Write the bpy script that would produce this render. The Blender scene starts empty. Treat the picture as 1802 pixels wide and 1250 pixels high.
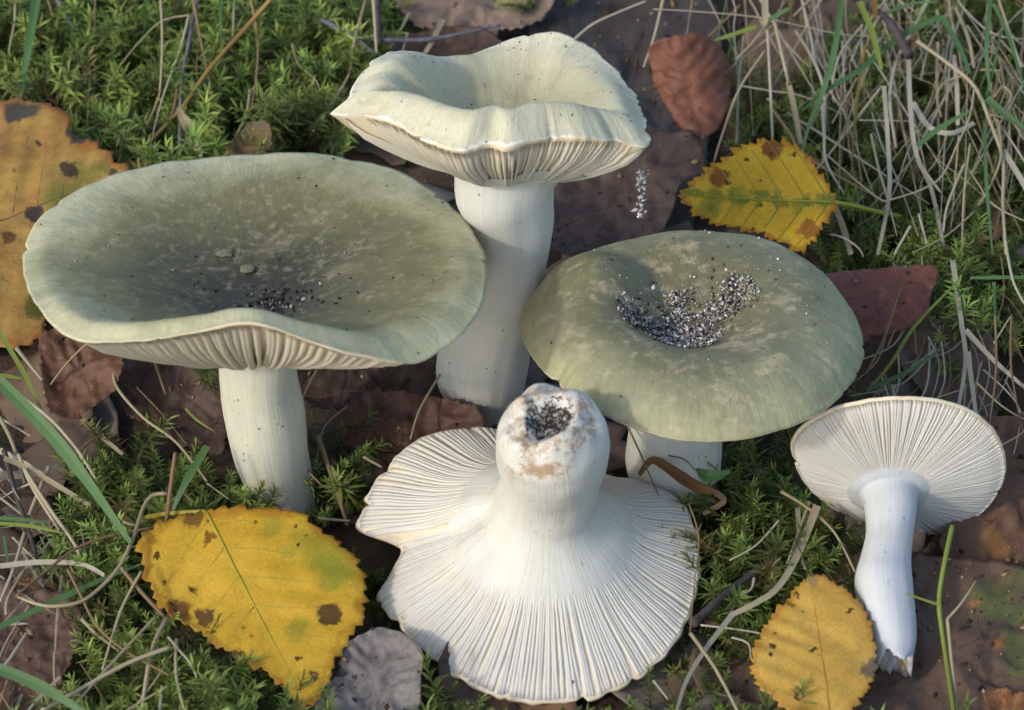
import bpy, math, random
import numpy as np
from mathutils import Vector, noise
random.seed(7); rng = np.random.default_rng(7)
R_ = math.radians
S = 0.01                      # everything below is written in centimetres

# ------------------------------------------------------------------ camera
PITCH = R_(42.0); DIST = 58.0; LENS = 100.0
PW, PH = 1802.0, 1250.0
TGT = np.array([0.0, 0.0, 1.5])
CAM = TGT + DIST * np.array([0, -math.cos(PITCH), math.sin(PITCH)])
FWD = (TGT - CAM) / DIST
RGT = np.array([1.0, 0, 0]); UPV = np.cross(RGT, FWD)
scene = bpy.context.scene
col = scene.collection
cam = bpy.data.cameras.new('camera'); camo = bpy.data.objects.new('camera', cam); col.objects.link(camo)
camo.location = CAM * S; camo.rotation_euler = (math.pi / 2 - PITCH, 0, 0)
cam.lens = LENS; cam.sensor_width = 36; cam.clip_start = 0.01; cam.clip_end = 100
cam.dof.use_dof = True; cam.dof.focus_distance = 0.565; cam.dof.aperture_fstop = 30
scene.camera = camo

# ------------------------------------------------------------------ light
SUN_ELEV, SUN_AZ = R_(34), R_(-128)     # azimuth from +Y, clockwise: the sun stands front-left of the group
w = bpy.data.worlds.new('World'); scene.world = w; w.use_nodes = True
nt = w.node_tree
sky = nt.nodes.new('ShaderNodeTexSky'); sky.sky_type = 'NISHITA'; sky.sun_disc = False
sky.sun_elevation = SUN_ELEV; sky.sun_rotation = SUN_AZ
sky.dust_density = 2.0; sky.ozone_density = 1.0
bg = nt.nodes['Background']; bg.inputs['Strength'].default_value = 0.15
nt.links.new(sky.outputs[0], bg.inputs['Color'])
sl = bpy.data.lights.new('sun', 'SUN'); sl.energy = 0.95; sl.angle = R_(3.5); sl.color = (1, 0.94, 0.84)
so = bpy.data.objects.new('sun', sl); col.objects.link(so)
sd = Vector((math.sin(SUN_AZ) * math.cos(SUN_ELEV), math.cos(SUN_AZ) * math.cos(SUN_ELEV), math.sin(SUN_ELEV)))
so.rotation_euler = sd.to_track_quat('Z', 'Y').to_euler(); so.location = sd * 3
scene.view_settings.view_transform = 'Standard'; scene.view_settings.look = 'None'
scene.view_settings.exposure = 0.82; scene.view_settings.gamma = 1
scene.render.engine = 'CYCLES'
scene.cycles.use_denoising = True
scene.cycles.max_bounces = 8

# ------------------------------------------------------------------ pixel <-> place
FPX = LENS / 36.0 * PW
def ray(px, py):
    d = FWD * FPX + RGT * (px - PW / 2) - UPV * (py - PH / 2)
    return d / np.linalg.norm(d)
def PZ(px, py, z=0.0):
    d = ray(px, py); t = (z - CAM[2]) / d[2]; return CAM + d * t
def PY(px, py, y):
    d = ray(px, py); t = (y - CAM[1]) / d[1]; return CAM + d * t
def PP(px, py, p0, n):
    d = ray(px, py); t = np.dot(p0 - CAM, n) / np.dot(d, n); return CAM + d * t
def PIX(p):
    v = np.asarray(p) - CAM; k = FPX / np.dot(v, FWD)
    return PW / 2 + np.dot(v, RGT) * k, PH / 2 - np.dot(v, UPV) * k
def cmpp(p): return np.dot(np.asarray(p) - CAM, FWD) / FPX
def unit(v): v = np.asarray(v, float); return v / np.linalg.norm(v)
def nz(x, y, z=0.0, f=1.0): return noise.noise(Vector((x * f, y * f, z * f)))
def gh(x, y):                 # height of the soil
    return -0.25 + 0.22 * nz(x, y, 3.1, 0.35) + 0.10 * nz(x, y, 9.7, 1.1)

# ------------------------------------------------------------------ object helpers
def tag(o, label=None, cat=None, group=None, kind=None):
    if label: o['label'] = label
    if cat: o['category'] = cat
    if group: o['group'] = group
    if kind: o['kind'] = kind
    return o
def empty(name, loc):
    o = bpy.data.objects.new(name, None); col.objects.link(o); o.location = np.asarray(loc) * S
    o.empty_display_size = 0.01
    return o
def mk(name, verts, faces, mat, parent=None, origin=None, smooth=True, attrs=None, mats=None, midx=None):
    v = np.asarray(verts, float) * S
    if parent is not None:
        p = parent; off = np.zeros(3)
        while p is not None: off = off + np.array(p.location); p = p.parent
    else:
        off = (np.asarray(origin, float) * S) if origin is not None else np.zeros(3)
    me = bpy.data.meshes.new(name)
    me.from_pydata((v - off).tolist(), [], faces)
    if smooth: me.polygons.foreach_set('use_smooth', [True] * len(me.polygons))
    for m in (mats or [mat]): me.materials.append(m)
    if midx is not None: me.polygons.foreach_set('material_index', midx)
    for k, a in (attrs or {}).items():
        a = np.asarray(a, np.float32)
        if a.ndim == 1:
            at = me.attributes.new(k, 'FLOAT', 'POINT'); at.data.foreach_set('value', a)
        elif a.shape[1] == 3:
            at = me.attributes.new(k, 'FLOAT_VECTOR', 'POINT'); at.data.foreach_set('vector', a.ravel())
        else:
            at = me.attributes.new(k, 'FLOAT_COLOR', 'POINT'); at.data.foreach_set('color', a.ravel())
    me.update()
    o = bpy.data.objects.new(name, me); col.objects.link(o)
    if parent is not None: o.parent = parent
    else: o.location = off
    return o
def mk_big(name, v, tris, mat, cols=None, smooth=False):
    me = bpy.data.meshes.new(name)
    v = (np.asarray(v, np.float32) * S); tris = np.asarray(tris, np.int32)
    me.vertices.add(len(v)); me.vertices.foreach_set('co', v.ravel())
    me.loops.add(tris.size); me.loops.foreach_set('vertex_index', tris.ravel())
    me.polygons.add(len(tris)); me.polygons.foreach_set('loop_start', np.arange(0, tris.size, 3, dtype=np.int32))
    me.update(calc_edges=True)
    if smooth: me.polygons.foreach_set('use_smooth', np.ones(len(tris), bool))
    me.materials.append(mat)
    if cols is not None:
        at = me.attributes.new('col', 'FLOAT_COLOR', 'POINT'); at.data.foreach_set('color', np.asarray(cols, np.float32).ravel())
    me.validate()
    o = bpy.data.objects.new(name, me); col.objects.link(o); return o

# ------------------------------------------------------------------ materials
def lin(c):
    if isinstance(c, str): c = [int(c[i:i + 2], 16) / 255 for i in (0, 2, 4)]
    return tuple(x / 12.92 if x <= 0.04045 else ((x + 0.055) / 1.055) ** 2.4 for x in c[:3]) + (1.0,)
class M:
    def __init__(s, name, rough=0.6, spec=0.3):
        s.m = bpy.data.materials.new(name); s.m.use_nodes = True; s.t = s.m.node_tree
        s.b = s.t.nodes['Principled BSDF']; s.out = s.t.nodes['Material Output']
        s.b.inputs['Roughness'].default_value = rough; s.b.inputs['Specular IOR Level'].default_value = spec
    def n(s, typ, **kw):
        x = s.t.nodes.new('ShaderNode' + typ)
        for k, v in kw.items():
            if k.startswith('i_'):
                key = k[2:]; key = int(key) if key.isdigit() else key
                s.put(x.inputs[key], v)
            else: setattr(x, k, v)
        return x
    def put(s, sock, v):
        if isinstance(v, bpy.types.NodeSocket): s.t.links.new(v, sock)
        else: sock.default_value = v
    def attr(s, name, out='Vector'): return s.n('Attribute', attribute_name=name).outputs[out]
    def math(s, op, a, b=0.0, clamp=False):
        x = s.n('Math', operation=op, use_clamp=clamp); s.put(x.inputs[0], a); s.put(x.inputs[1], b); return x.outputs[0]
    def vmul(s, v, k):
        x = s.n('VectorMath', operation='MULTIPLY'); s.put(x.inputs[0], v); x.inputs[1].default_value = k; return x.outputs[0]
    def noise(s, v, scale=5.0, detail=4.0, rough=0.55, out='Fac'):
        x = s.n('TexNoise'); s.put(x.inputs['Vector'], v); x.inputs['Scale'].default_value = scale
        x.inputs['Detail'].default_value = detail; x.inputs['Roughness'].default_value = rough; return x.outputs[out]
    def voro(s, v, scale=5.0, out='Distance', feat='F1'):
        x = s.n('TexVoronoi', feature=feat); s.put(x.inputs['Vector'], v); x.inputs['Scale'].default_value = scale; return x.outputs[out]
    def ramp(s, f, stops, interp='LINEAR'):
        x = s.n('ValToRGB'); s.put(x.inputs[0], f); e = x.color_ramp.elements; x.color_ramp.interpolation = interp
        while len(e) < len(stops): e.new(0.5)
        for i, (p, c) in enumerate(stops):
            e[i].position = p; e[i].color = lin(c) if isinstance(c, str) else ((c, c, c, 1) if isinstance(c, (int, float)) else tuple(c))
        return x.outputs[0]
    def rng(s, f, a, b, c=0.0, d=1.0):
        x = s.n('MapRange', interpolation_type='SMOOTHSTEP'); s.put(x.inputs[0], f)
        for i, v in zip((1, 2, 3, 4), (a, b, c, d)): s.put(x.inputs[i], v)
        return x.outputs[0]
    def mix(s, f, a, b, mode='MIX'):
        x = s.n('Mix', data_type='RGBA', blend_type=mode); s.put(x.inputs[0], f)
        for i, v in ((6, a), (7, b)): s.put(x.inputs[i], lin(v) if isinstance(v, str) else v)
        return x.outputs[2]
    def bump(s, h, strength=0.3, dist=0.0005):
        x = s.n('Bump'); s.put(x.inputs['Height'], h); x.inputs['Strength'].default_value = strength; x.inputs['Distance'].default_value = dist
        s.t.links.new(x.outputs[0], s.b.inputs['Normal'])
    def color(s, c): s.put(s.b.inputs['Base Color'], lin(c) if isinstance(c, str) else c)
    def sss(s, wgt, rad=(1, 0.8, 0.55), scale=0.002):
        s.b.inputs['Subsurface Weight'].default_value = wgt; s.b.inputs['Subsurface Radius'].default_value = rad
        s.b.inputs['Subsurface Scale'].default_value = scale
    def translucent(s, c, f):
        t = s.n('BsdfTranslucent'); s.put(t.inputs[0], lin(c) if isinstance(c, str) else c)
        x = s.n('MixShader'); x.inputs[0].default_value = f
        s.t.links.new(s.b.outputs[0], x.inputs[1]); s.t.links.new(t.outputs[0], x.inputs[2]); s.t.links.new(x.outputs[0], s.out.inputs[0])
    def pos(s): return s.n('TexCoord').outputs['Object']
    def rand(s): return s.n('ObjectInfo').outputs['Random']

def skin_mat(name, c_mid, c_ring, c_rim, r0=0.12, r1=0.62, dark_specks=0.5, seed=0.0, pale='c9c6a6', tan=0.3, torn=0.0, smear=None):
    a = M(name, 0.50, 0.28)
    rad = a.attr('rad', 'Fac'); d = a.attr('dirv'); p = a.pos()
    big = a.noise(p, 55, 5, 0.6)
    f = a.math('ADD', rad, a.math('MULTIPLY', a.math('SUBTRACT', big, 0.5), 0.55))
    c = a.ramp(f, [(0.0, c_mid), (r0, c_mid), (r1, c_ring), (0.99, c_rim)])
    fib = a.noise(a.vmul(d, (38, 38, 9.0)), 1.0, 6, 0.65)
    c = a.mix(a.rng(fib, 0.42, 0.75, 0.0, 0.22), c, (0.28, 0.28, 0.18, 1), 'MULTIPLY')
    mott = a.noise(p, 520, 4, 0.65)
    c = a.mix(a.rng(mott, 0.48, 0.75, 0.0, 0.22), c, pale)
    blot = a.noise(p, 130, 6, 0.68)
    c = a.mix(a.rng(blot, 0.50, 0.68, 0.0, tan), c, 'b5a886')
    c = a.mix(a.rng(a.noise(p, 210, 5, 0.7), 0.56, 0.75, 0.0, 0.35), c, '5f604a')
    v = a.voro(p, 780); m2 = a.noise(p, 330, 3)
    sp = a.math('MULTIPLY', a.rng(v, 0.08, 0.18, 1.0, 0.0), a.rng(m2, 0.60 - 0.04 * dark_specks, 0.68, 0.0, 1.0))
    c = a.mix(a.math('MULTIPLY', sp, 0.7), c, '2b2a22')
    if smear:
        q = a.math('ADD', rad, a.math('MULTIPLY', a.math('SUBTRACT', a.noise(p, 120, 6, 0.75), 0.5), 0.75))
        fine = a.noise(p, 1300, 5, 0.75)
        c = a.mix(a.math('MULTIPLY', a.rng(q, smear[2] * 0.5, smear[2] * 1.25, 1.0, 0.0), a.rng(fine, 0.38, 0.58, 0.25, 1.0)), c, a.mix(a.rng(a.noise(p, 700, 4, 0.7), 0.42, 0.58), smear[0], smear[1]))
    if torn:
        e = a.math('ADD', rad, a.math('MULTIPLY', a.math('SUBTRACT', a.noise(p, 190, 4, 0.7), 0.5), 0.16))
        c = a.mix(a.math('MULTIPLY', a.rng(e, 0.99, 1.0), torn), c, 'e6e4da')
    a.color(c)
    h = a.math('ADD', a.math('MULTIPLY', fib, 0.8), a.math('ADD', a.math('MULTIPLY', a.noise(p, 900, 4), 0.6), a.math('MULTIPLY', blot, 0.9)))
    a.bump(h, 0.5, 0.0005)
    a.put(a.b.inputs['Roughness'], a.rng(mott, 0.3, 0.7, 0.42, 0.66))
    a.sss(0.12, (1, 0.8, 0.5), 0.0025)
    return a.m
def gill_mat(name, base='e6e0cb', stain='b98a5a', stain_amt=0.0):
    a = M(name, 0.55, 0.25)
    p = a.pos(); r = a.attr('rad', 'Fac')
    n1 = a.noise(p, 160, 4)
    c = a.mix(a.rng(n1, 0.45, 0.85), base, 'd9d4c4')
    c = a.mix(a.math('MULTIPLY', a.rand(), 0.35), c, 'efe9d8')
    if stain_amt:
        c = a.mix(a.math('MULTIPLY', a.rng(a.noise(p, 60, 5, 0.65), 0.60, 0.72), stain_amt), c, stain)
    a.color(c); a.translucent('f0ead9', 0.34)
    return a.m
def stem_mat(name, base='dcdcd4', warm='d2c8a8', stains=(), dirt=0.5):
    a = M(name, 0.55, 0.25)
    p = a.pos(); d = a.attr('dirv')
    fib = a.noise(a.vmul(d, (22, 22, 2.2)), 1.0, 5, 0.65)
    c = a.mix(a.rng(fib, 0.35, 0.72, 0, 0.65), base, warm)
    c = a.mix(a.rng(a.noise(p, 120, 4), 0.45, 0.75, 0, 0.5), c, 'a9aba5')
    sp = a.math('MULTIPLY', a.rng(a.voro(p, 520), 0.10, 0.20, 1, 0), a.rng(a.noise(p, 210, 2), 0.53, 0.64))
    c = a.mix(a.math('MULTIPLY', sp, dirt), c, '3a3026')
    st = a.attr('stain', 'Fac'); nn = a.noise(p, 330, 5, 0.7)
    n3 = a.noise(p, 900, 5, 0.75)
    f = a.rng(a.math('ADD', st, a.math('ADD', a.math('MULTIPLY', a.math('SUBTRACT', nn, 0.5), 1.6), a.math('MULTIPLY', a.math('SUBTRACT', n3, 0.5), 1.8))), 0.3, 0.8)
    c = a.mix(a.math('MULTIPLY', f, 0.85), c, a.mix(a.noise(p, 800, 2), '7d5f40', 'a88e66'))
    so_ = a.attr('soil', 'Fac')
    f = a.rng(a.math('ADD', so_, a.math('ADD', a.math('MULTIPLY', a.math('SUBTRACT', nn, 0.5), 1.8), a.math('MULTIPLY', a.math('SUBTRACT', n3, 0.5), 2.0))), 0.45, 0.7)
    c = a.mix(f, c, a.mix(a.rng(a.noise(p, 1500, 2), 0.5, 0.6), '211c17', '77706a'))
    a.color(c)
    a.bump(a.math('ADD', fib, a.math('MULTIPLY', a.noise(p, 500, 3), 0.4)), 0.35, 0.0005)
    a.sss(0.2, (1, 0.85, 0.65), 0.003)
    return a.m
def leaf_mat(name, base, alt, spot, green=None, green_spots=(), dark_spots=(), edge=None, spots=0.5, rough=0.55, trans=0.25, gmid=0.0):
    """base/alt mottled blade; uv attribute lf=(u along midrib, v across) in cm; spots listed as (u,v,r,colour)"""
    a = M(name, rough, 0.3)
    p = a.pos(); lf = a.attr('lf')
    wv = a.n('VectorMath', operation='SUBTRACT'); a.put(wv.inputs[0], a.noise(p, 190, 5, 0.7, 'Color')); wv.inputs[1].default_value = (0.5, 0.5, 0.5)
    wa = a.n('VectorMath', operation='MULTIPLY_ADD'); a.put(wa.inputs[0], wv.outputs[0]); wa.inputs[1].default_value = (0.75, 0.75, 0.0); a.put(wa.inputs[2], lf); lf0 = lf; lf = wa.outputs[0]
    sep = a.n('SeparateXYZ'); a.put(sep.inputs[0], lf)
    c = a.mix(a.rng(a.noise(p, 110, 5, 0.6), 0.3, 0.72), base, alt)
    c = a.mix(a.rng(a.noise(p, 900, 4, 0.7), 0.45, 0.75, 0, 0.45), c, spot)
    c = a.mix(a.rng(a.noise(p, 330, 6, 0.75), 0.50, 0.80, 0, 0.5), c, (0.35, 0.28, 0.22, 1), 'MULTIPLY')
    wob = a.noise(p, 260, 4, 0.65); wob2 = a.math('MULTIPLY', a.math('SUBTRACT', wob, 0.5), 1.2)
    if green:
        if gmid:
            av = a.math('ABSOLUTE', sep.outputs[1])
            g = a.rng(a.math('ADD', av, a.math('MULTIPLY', wob2, 0.9)), 0.0, gmid, 0.9, 0.0)
            c = a.mix(g, c, green)
        for (u, v, r) in green_spots:
            x = a.n('VectorMath', operation='DISTANCE'); a.put(x.inputs[0], lf); x.inputs[1].default_value = (u, v, 0)
            g = a.rng(a.math('ADD', a.math('DIVIDE', x.outputs['Value'], r), wob2), 0.35, 1.0, 0.6, 0.0)
            c = a.mix(g, c, green)
    if edge:
        e = a.attr('rim', 'Fac')
        g = a.rng(a.math('ADD', e, a.math('MULTIPLY', wob2, 0.22)), 0.9, 1.0)
        c = a.mix(a.math('MULTIPLY', g, 0.7), c, edge)
    for (u, v, r, cc) in dark_spots:
        x = a.n('VectorMath', operation='DISTANCE'); a.put(x.inputs[0], lf); x.inputs[1].default_value = (u, v, 0)
        g = a.rng(a.math('ADD', a.math('DIVIDE', x.outputs['Value'], r), a.math('MULTIPLY', wob2, 0.9)), 0.62, 1.04, 0.92, 0.0)
        c = a.mix(g, c, cc)
    vv = a.n('TexVoronoi'); a.put(vv.inputs['Vector'], p); vv.inputs['Scale'].default_value = 330
    m = a.math('MULTIPLY', a.rng(vv.outputs['Distance'], 0.13, 0.2, 1, 0), a.rng(a.noise(p, 150, 2), 0.64 - 0.1 * spots, 0.72 - 0.1 * spots))
    c = a.mix(a.math('MULTIPLY', m, 0.8), c, '3d2616')
    ret = a.voro(p, 1300, feat='DISTANCE_TO_EDGE')
    c = a.mix(a.rng(ret, 0.02, 0.16, 0.22, 0.0), c, (0.45, 0.36, 0.25, 1), 'MULTIPLY')
    a.color(c)
    a.bump(a.math('ADD', a.math('MULTIPLY', ret, 1.0), a.math('MULTIPLY', wob, 0.8)), 0.22, 0.0003)
    if trans: a.translucent(c, trans)
    return a.m
def plain_mat(name, c1, c2, rough=0.6, scale=200, stretch=None, trans=0.0, rnd=0.0, c3=None, bump=0.2):
    a = M(name, rough, 0.3); p = a.pos()
    c = a.mix(a.rng(a.noise(p, scale, 4, 0.6), 0.3, 0.7), c1, c2)
    if c3: c = a.mix(a.math('MULTIPLY', a.rand(), rnd), c, c3)
    a.color(c)
    if bump: a.bump(a.noise(p, scale * 4, 3), bump, 0.0004)
    if trans: a.translucent(c, trans)
    return a.m
def vcol_mat(name, rough=0.7, spec=0.2, trans=0.0):
    a = M(name, rough, spec); c = a.attr('col', 'Color'); a.color(c)
    if trans: a.translucent(c, trans)
    return a.m

# ------------------------------------------------------------------ geometry helpers
def crom(pts, n, closed=False):
    """Catmull-Rom resample of a list of points (any dimension)"""
    p = np.asarray(pts, float); k = len(p); out = []
    segs = k if closed else k - 1
    d = np.array([np.linalg.norm(p[(i + 1) % k] - p[i]) for i in range(segs)]) + 1e-9
    cum = np.concatenate([[0], np.cumsum(d)])
    for t in np.linspace(0, cum[-1], n, endpoint=not closed):
        i = min(int(np.searchsorted(cum, t, 'right') - 1), segs - 1); f = (t - cum[i]) / d[i]
        g = (lambda j: p[j % k]) if closed else (lambda j: p[min(max(j, 0), k - 1)])
        a, b, c, e = g(i - 1), g(i), g(i + 1), g(i + 2)
        out.append(0.5 * ((2 * b) + (c - a) * f + (2 * a - 5 * b + 4 * c - e) * f * f + (3 * b - a - 3 * c + e) * f ** 3))
    return np.array(out)
def frames(P):
    T = np.gradient(P, axis=0); T /= np.linalg.norm(T, axis=1)[:, None] + 1e-12
    ref = np.array([0.0, 0, 1]) if abs(T[0][2]) < 0.9 else np.array([1.0, 0, 0])
    A = []; a = unit(np.cross(T[0], ref))
    for t in T:
        a = unit(a - t * np.dot(a, t)); A.append(a)
    A = np.array(A); return T, A, np.cross(T, A)
def tube(P, r, sides=6, cap=True):
    P = np.asarray(P); T, A, B = frames(P); r = np.broadcast_to(r, (len(P),))
    V = []; F = []
    for i in range(len(P)):
        for k in range(sides):
            th = 2 * math.pi * k / sides
            V.append(P[i] + r[i] * (math.cos(th) * A[i] + math.sin(th) * B[i]))
    for i in range(len(P) - 1):
        for k in range(sides):
            a = i * sides + k; b = i * sides + (k + 1) % sides
            F.append((a, b, b + sides, a + sides))
    if cap:
        F.append(tuple(range(sides))[::-1]); F.append(tuple(range((len(P) - 1) * sides, len(P) * sides)))
    return np.array(V), F
def ribbon(P, wid, fold=0.25, twist=0.0, thick=0.012, facing=None):
    P = np.asarray(P); T, A, B = frames(P); n = len(P); wid = np.broadcast_to(wid, (n,)); V = []; F = []
    for i in range(n):
        up = facing if facing is not None else np.array([0, -0.6, 0.8])
        s = unit(np.cross(T[i], up)); u = np.cross(s, T[i])
        an = twist * i / (n - 1); s, u = s * math.cos(an) + u * math.sin(an), u * math.cos(an) - s * math.sin(an)
        h = wid[i] / 2
        V += [P[i] - s * h + u * h * fold, P[i] + u * thick, P[i] + s * h + u * h * fold, P[i] - u * thick - u * h * 0.1]
    for i in range(n - 1):
        for k in range(4):
            a = i * 4 + k; b = i * 4 + (k + 1) % 4; F.append((a, b, b + 4, a + 4))
    F.append((3, 2, 1, 0)); F.append(tuple(range((n - 1) * 4, n * 4)))
    return np.array(V), F
def inpoly(x, y, poly):
    c = False; n = len(poly); j = n - 1
    for i in range(n):
        xi, yi = poly[i][:2]; xj, yj = poly[j][:2]
        if (yi > y) != (yj > y) and x < (xj - xi) * (y - yi) / (yj - yi + 1e-12) + xi: c = not c
        j = i
    return c

# ================================================================== GROUND
def ground():
    a = M('soil', 0.9, 0.15); p = a.pos()
    c = a.ramp(a.noise(p, 45, 6, 0.65), [(0.3, '352c25'), (0.5, '4d4034'), (0.7, '6a5848')])
    c = a.mix(a.rng(a.noise(p, 14, 5, 0.6), 0.52, 0.66, 0, 0.7), c, '2f3a1c')
    a.color(c); a.bump(a.noise(p, 300, 6, 0.7), 0.8, 0.002)
    xs = np.concatenate([[-400, -150, -60, -32], np.linspace(-24, 24, 110), [32, 60, 150, 400]])
    ys = np.concatenate([[-400, -150, -60, -32], np.linspace(-24, 28, 118), [36, 60, 150, 400]])
    V = []; F = []
    for y in ys:
        for x in xs:
            near = max(abs(x), abs(y)) < 30
            V.append((x, y, gh(x, y) + (0.12 * nz(x, y, 1.0, 2.3) if near else 0)))
    nx = len(xs)
    for j in range(len(ys) - 1):
        for i in range(nx - 1):
            k = j * nx + i; F.append((k, k + 1, k + nx + 1, k + nx))
    tag(mk('ground', V, F, a.m), kind='structure')
ground()

# ================================================================== MUSHROOMS
class Cap: pass
FL = [None]
def solve_rim(rim, c, n, e1, R0x, R0y, sR=0.9, sW=0.7, tw=0.0):
    """rim pixels -> in-plane radius and lift of the margin, staying as round as the outline allows"""
    e1 = unit(e1 - n * np.dot(e1, n)); e2 = np.cross(n, e1)
    out = []
    for q in rim:
        px, py = q[:2]; best = None
        for wv in np.linspace(-3, 3, 241):
            p = PP(px, py, c + n * wv, n) - c
            x, y = np.dot(p, e1), np.dot(p, e2); r = math.hypot(x, y); th = math.atan2(y, x)
            r0 = 1 / math.hypot(math.cos(th) / R0x, math.sin(th) / R0y)
            w0 = q[2] if len(q) > 2 else 0.0
            cost = ((r - r0) / sR) ** 2 + ((wv - w0) / sW) ** 2
            if best is None or cost < best[0]: best = (cost, th, r, wv)
        out.append(best[1:])
    out.sort()
    th = np.array([o[0] for o in out]); r = np.array([o[1] for o in out]); wv = np.array([o[2] for o in out])
    P = np.stack([r * np.cos(th), r * np.sin(th), wv], 1)
    Q = crom(P, 1440, closed=True)
    tq = np.arctan2(Q[:, 1], Q[:, 0]); o = np.argsort(tq); Q = Q[o]; tq = tq[o]; rq = np.hypot(Q[:, 0], Q[:, 1])
    te = np.concatenate([tq - 2 * math.pi, tq, tq + 2 * math.pi]); 
    rf = lambda t: np.interp((t + math.pi) % (2 * math.pi) - math.pi, te, np.tile(rq, 3))
    wf = lambda t: np.interp((t + math.pi) % (2 * math.pi) - math.pi, te, np.tile(Q[:, 2], 3))
    print('RIM r %.2f..%.2f  w %.2f..%.2f' % (rq.min(), rq.max(), wv.min(), wv.max()))
    return e1, e2, rf, wf
def build_mushroom(name, label, cat_label, base, rim, c, n, R0, prof, under, s0, gmax, stem, mats, ngill=150, gpow=3.0,
                   crumple=0.03, gill_skip=(), seed=0, single_gills=True, crenate=0.0, stem_fn=None, wpow=3.0, sR=0.9, sW=0.7, e1=(1, 0, 0), gw=0.33, rim_noise=0.02, gend=0.6, nicks=6, flk=1.0):
    """prof(s,th): height of the upper skin over the rim plane; under(s,th): the flesh the gills hang from"""
    root = empty(name, base); tag(root, label, 'mushroom', 'olive green brittle-gilled mushrooms')
    e1, e2, rf, wf = solve_rim(rim, c, n, np.array(e1, float), R0[0], R0[1], sR, sW)
    skin, gillm, stemm = mats
    rk = random.Random(seed * 7 + 1); nick = [(rk.uniform(0, 6.283), rk.uniform(0.008, 0.03), rk.uniform(0.04, 0.14)) for _ in range(nicks)]
    cutf = lambda t: sum(d_ * math.exp(-(((t - a_ + math.pi) % (2 * math.pi) - math.pi) / w_) ** 2) for a_, w_, d_ in nick)
    rf0 = rf; dR = lambda t: - cutf(t) + rim_noise * (nz(math.cos(t) * 6 + seed, math.sin(t) * 6, 0) + 0.6 * nz(math.cos(t) * 17, math.sin(t) * 17 + seed, 0))
    NT = 288
    def top(s, th):
        r = rf0(th) + dR(th) * s ** 7 + rf0(th) * crenate * math.cos(ngill * th) * s ** 12
        h = wf(th) * s ** wpow + prof(s, th)
        q = c + (math.cos(th) * e1 + math.sin(th) * e2) * r * s
        k = crumple * (nz(q[0] + seed, q[1], q[2], 0.9) * 0.9 + nz(q[0], q[1] + seed, q[2], 2.4) * 0.35)
        return q + n * (h + k * min(1, s * 3))
    def flesh(s, th):
        h = min(wf(th) * s ** wpow + under(s, th), wf(th) * s ** wpow + prof(s, th) - 0.045)
        return c + (math.cos(th) * e1 + math.sin(th) * e2) * (rf0(th) + dR(th) * s ** 7) * s * 0.992 + n * h
    ss = np.concatenate([np.linspace(0.0, 0.9, 34)[1:], np.linspace(0.9, 1.0, 8)[1:]])
    us = np.concatenate([np.linspace(1.0, 0.9, 5), np.linspace(0.85, s0 * 0.6, 14)])
    V = [top(0.0, 0.0)]; rad = [0.0]; dv = [(0, 0, 0)]; F = []; mi = []
    rings = [('t', s) for s in ss] + [('u', s) for s in us]
    for kind, s in rings:
        for k in range(NT):
            th = 2 * math.pi * k / NT
            V.append(top(s, th) if kind == 't' else flesh(s, th)); rad.append(s); dv.append((math.cos(th), math.sin(th), s))
    for k in range(NT): F.append((0, 1 + k, 1 + (k + 1) % NT)); mi.append(0)
    for j in range(len(rings) - 1):
        for k in range(NT):
            a = 1 + j * NT + k; b = 1 + j * NT + (k + 1) % NT
            F.append((a, a + NT, b + NT, b)); mi.append(0 if j < len(ss) - 1 else 1)
    cap = mk('cap', V, F, None, root, mats=[skin, fleshM], midx=mi, attrs={'rad': rad, 'dirv': dv})
    # gills
    rg = random.Random(seed + 5)
    gs = np.array([0.990, 0.95, 0.87, 0.76] + list(np.linspace(0.64, s0 * 0.8, 5)))
    allV = []; allF = []; allR = []
    for i in range(ngill):
        th0 = 2 * math.pi * (i + rg.uniform(-0.26, 0.26)) / ngill
        a1 = rg.uniform(-1, 1) * 0.010; a2 = rg.uniform(-1, 1) * 0.008; ph = rg.uniform(0, 6)
        if any(abs((th0 - t + math.pi) % (2 * math.pi) - math.pi) < d for t, d in gill_skip): continue
        gh_ = gmax * rg.uniform(0.75, 1.15); gk = rg.uniform(0.8, 1.12); gv = []; gf = []; gr = []
        for s in gs:
            th = th0 + a1 * math.sin(3 * s + ph) + a2 * math.sin(7 * s + ph) * s
            u = (1 - s) / (1 - s0)
            dep = gh_ * (max(0, min(1, u)) ** 0.55) * (1 - gend * max(0, min(1, u)) ** gpow) + 0.008
            if s > 0.97: dep = 0.012
            b = flesh(s, th); lat = -math.sin(th) * e1 + math.cos(th) * e2
            sp_ = 2 * math.pi * float(rf(th)) * s / ngill; t_ = 0.49 * sp_; tb = gw * sp_ * gk; eo = 0.015 if s < 0.9 else -0.012
            gv += [b + lat * t_ + n * eo, b - n * dep + lat * tb, b - n * (dep + 0.35 * tb), b - n * dep - lat * tb, b - lat * t_ + n * eo]; gr += [s] * 5
        for j in range(len(gs) - 1):
            for k in (0, 1, 2, 3):
                a = j * 5 + k; gf.append((a, a + 1, a + 6, a + 5))
        gf.append((0, 1, 2, 3, 4))
        if single_gills: mk('gill', gv, gf, gillm, root, attrs={'rad': gr})
        else:
            o = len(allV); allV += gv; allR += gr; allF += [tuple(x + o for x in f) for f in gf]
    if not single_gills: tag(mk('gills', allV, allF, gillm, root, attrs={'rad': allR}), kind='stuff')
    # stem
    def gdep(s):
        u = max(0, min(1, (1 - s) / (1 - s0))); return gmax * u ** 0.55 * (1 - gend * u ** gpow) + 0.012
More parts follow.
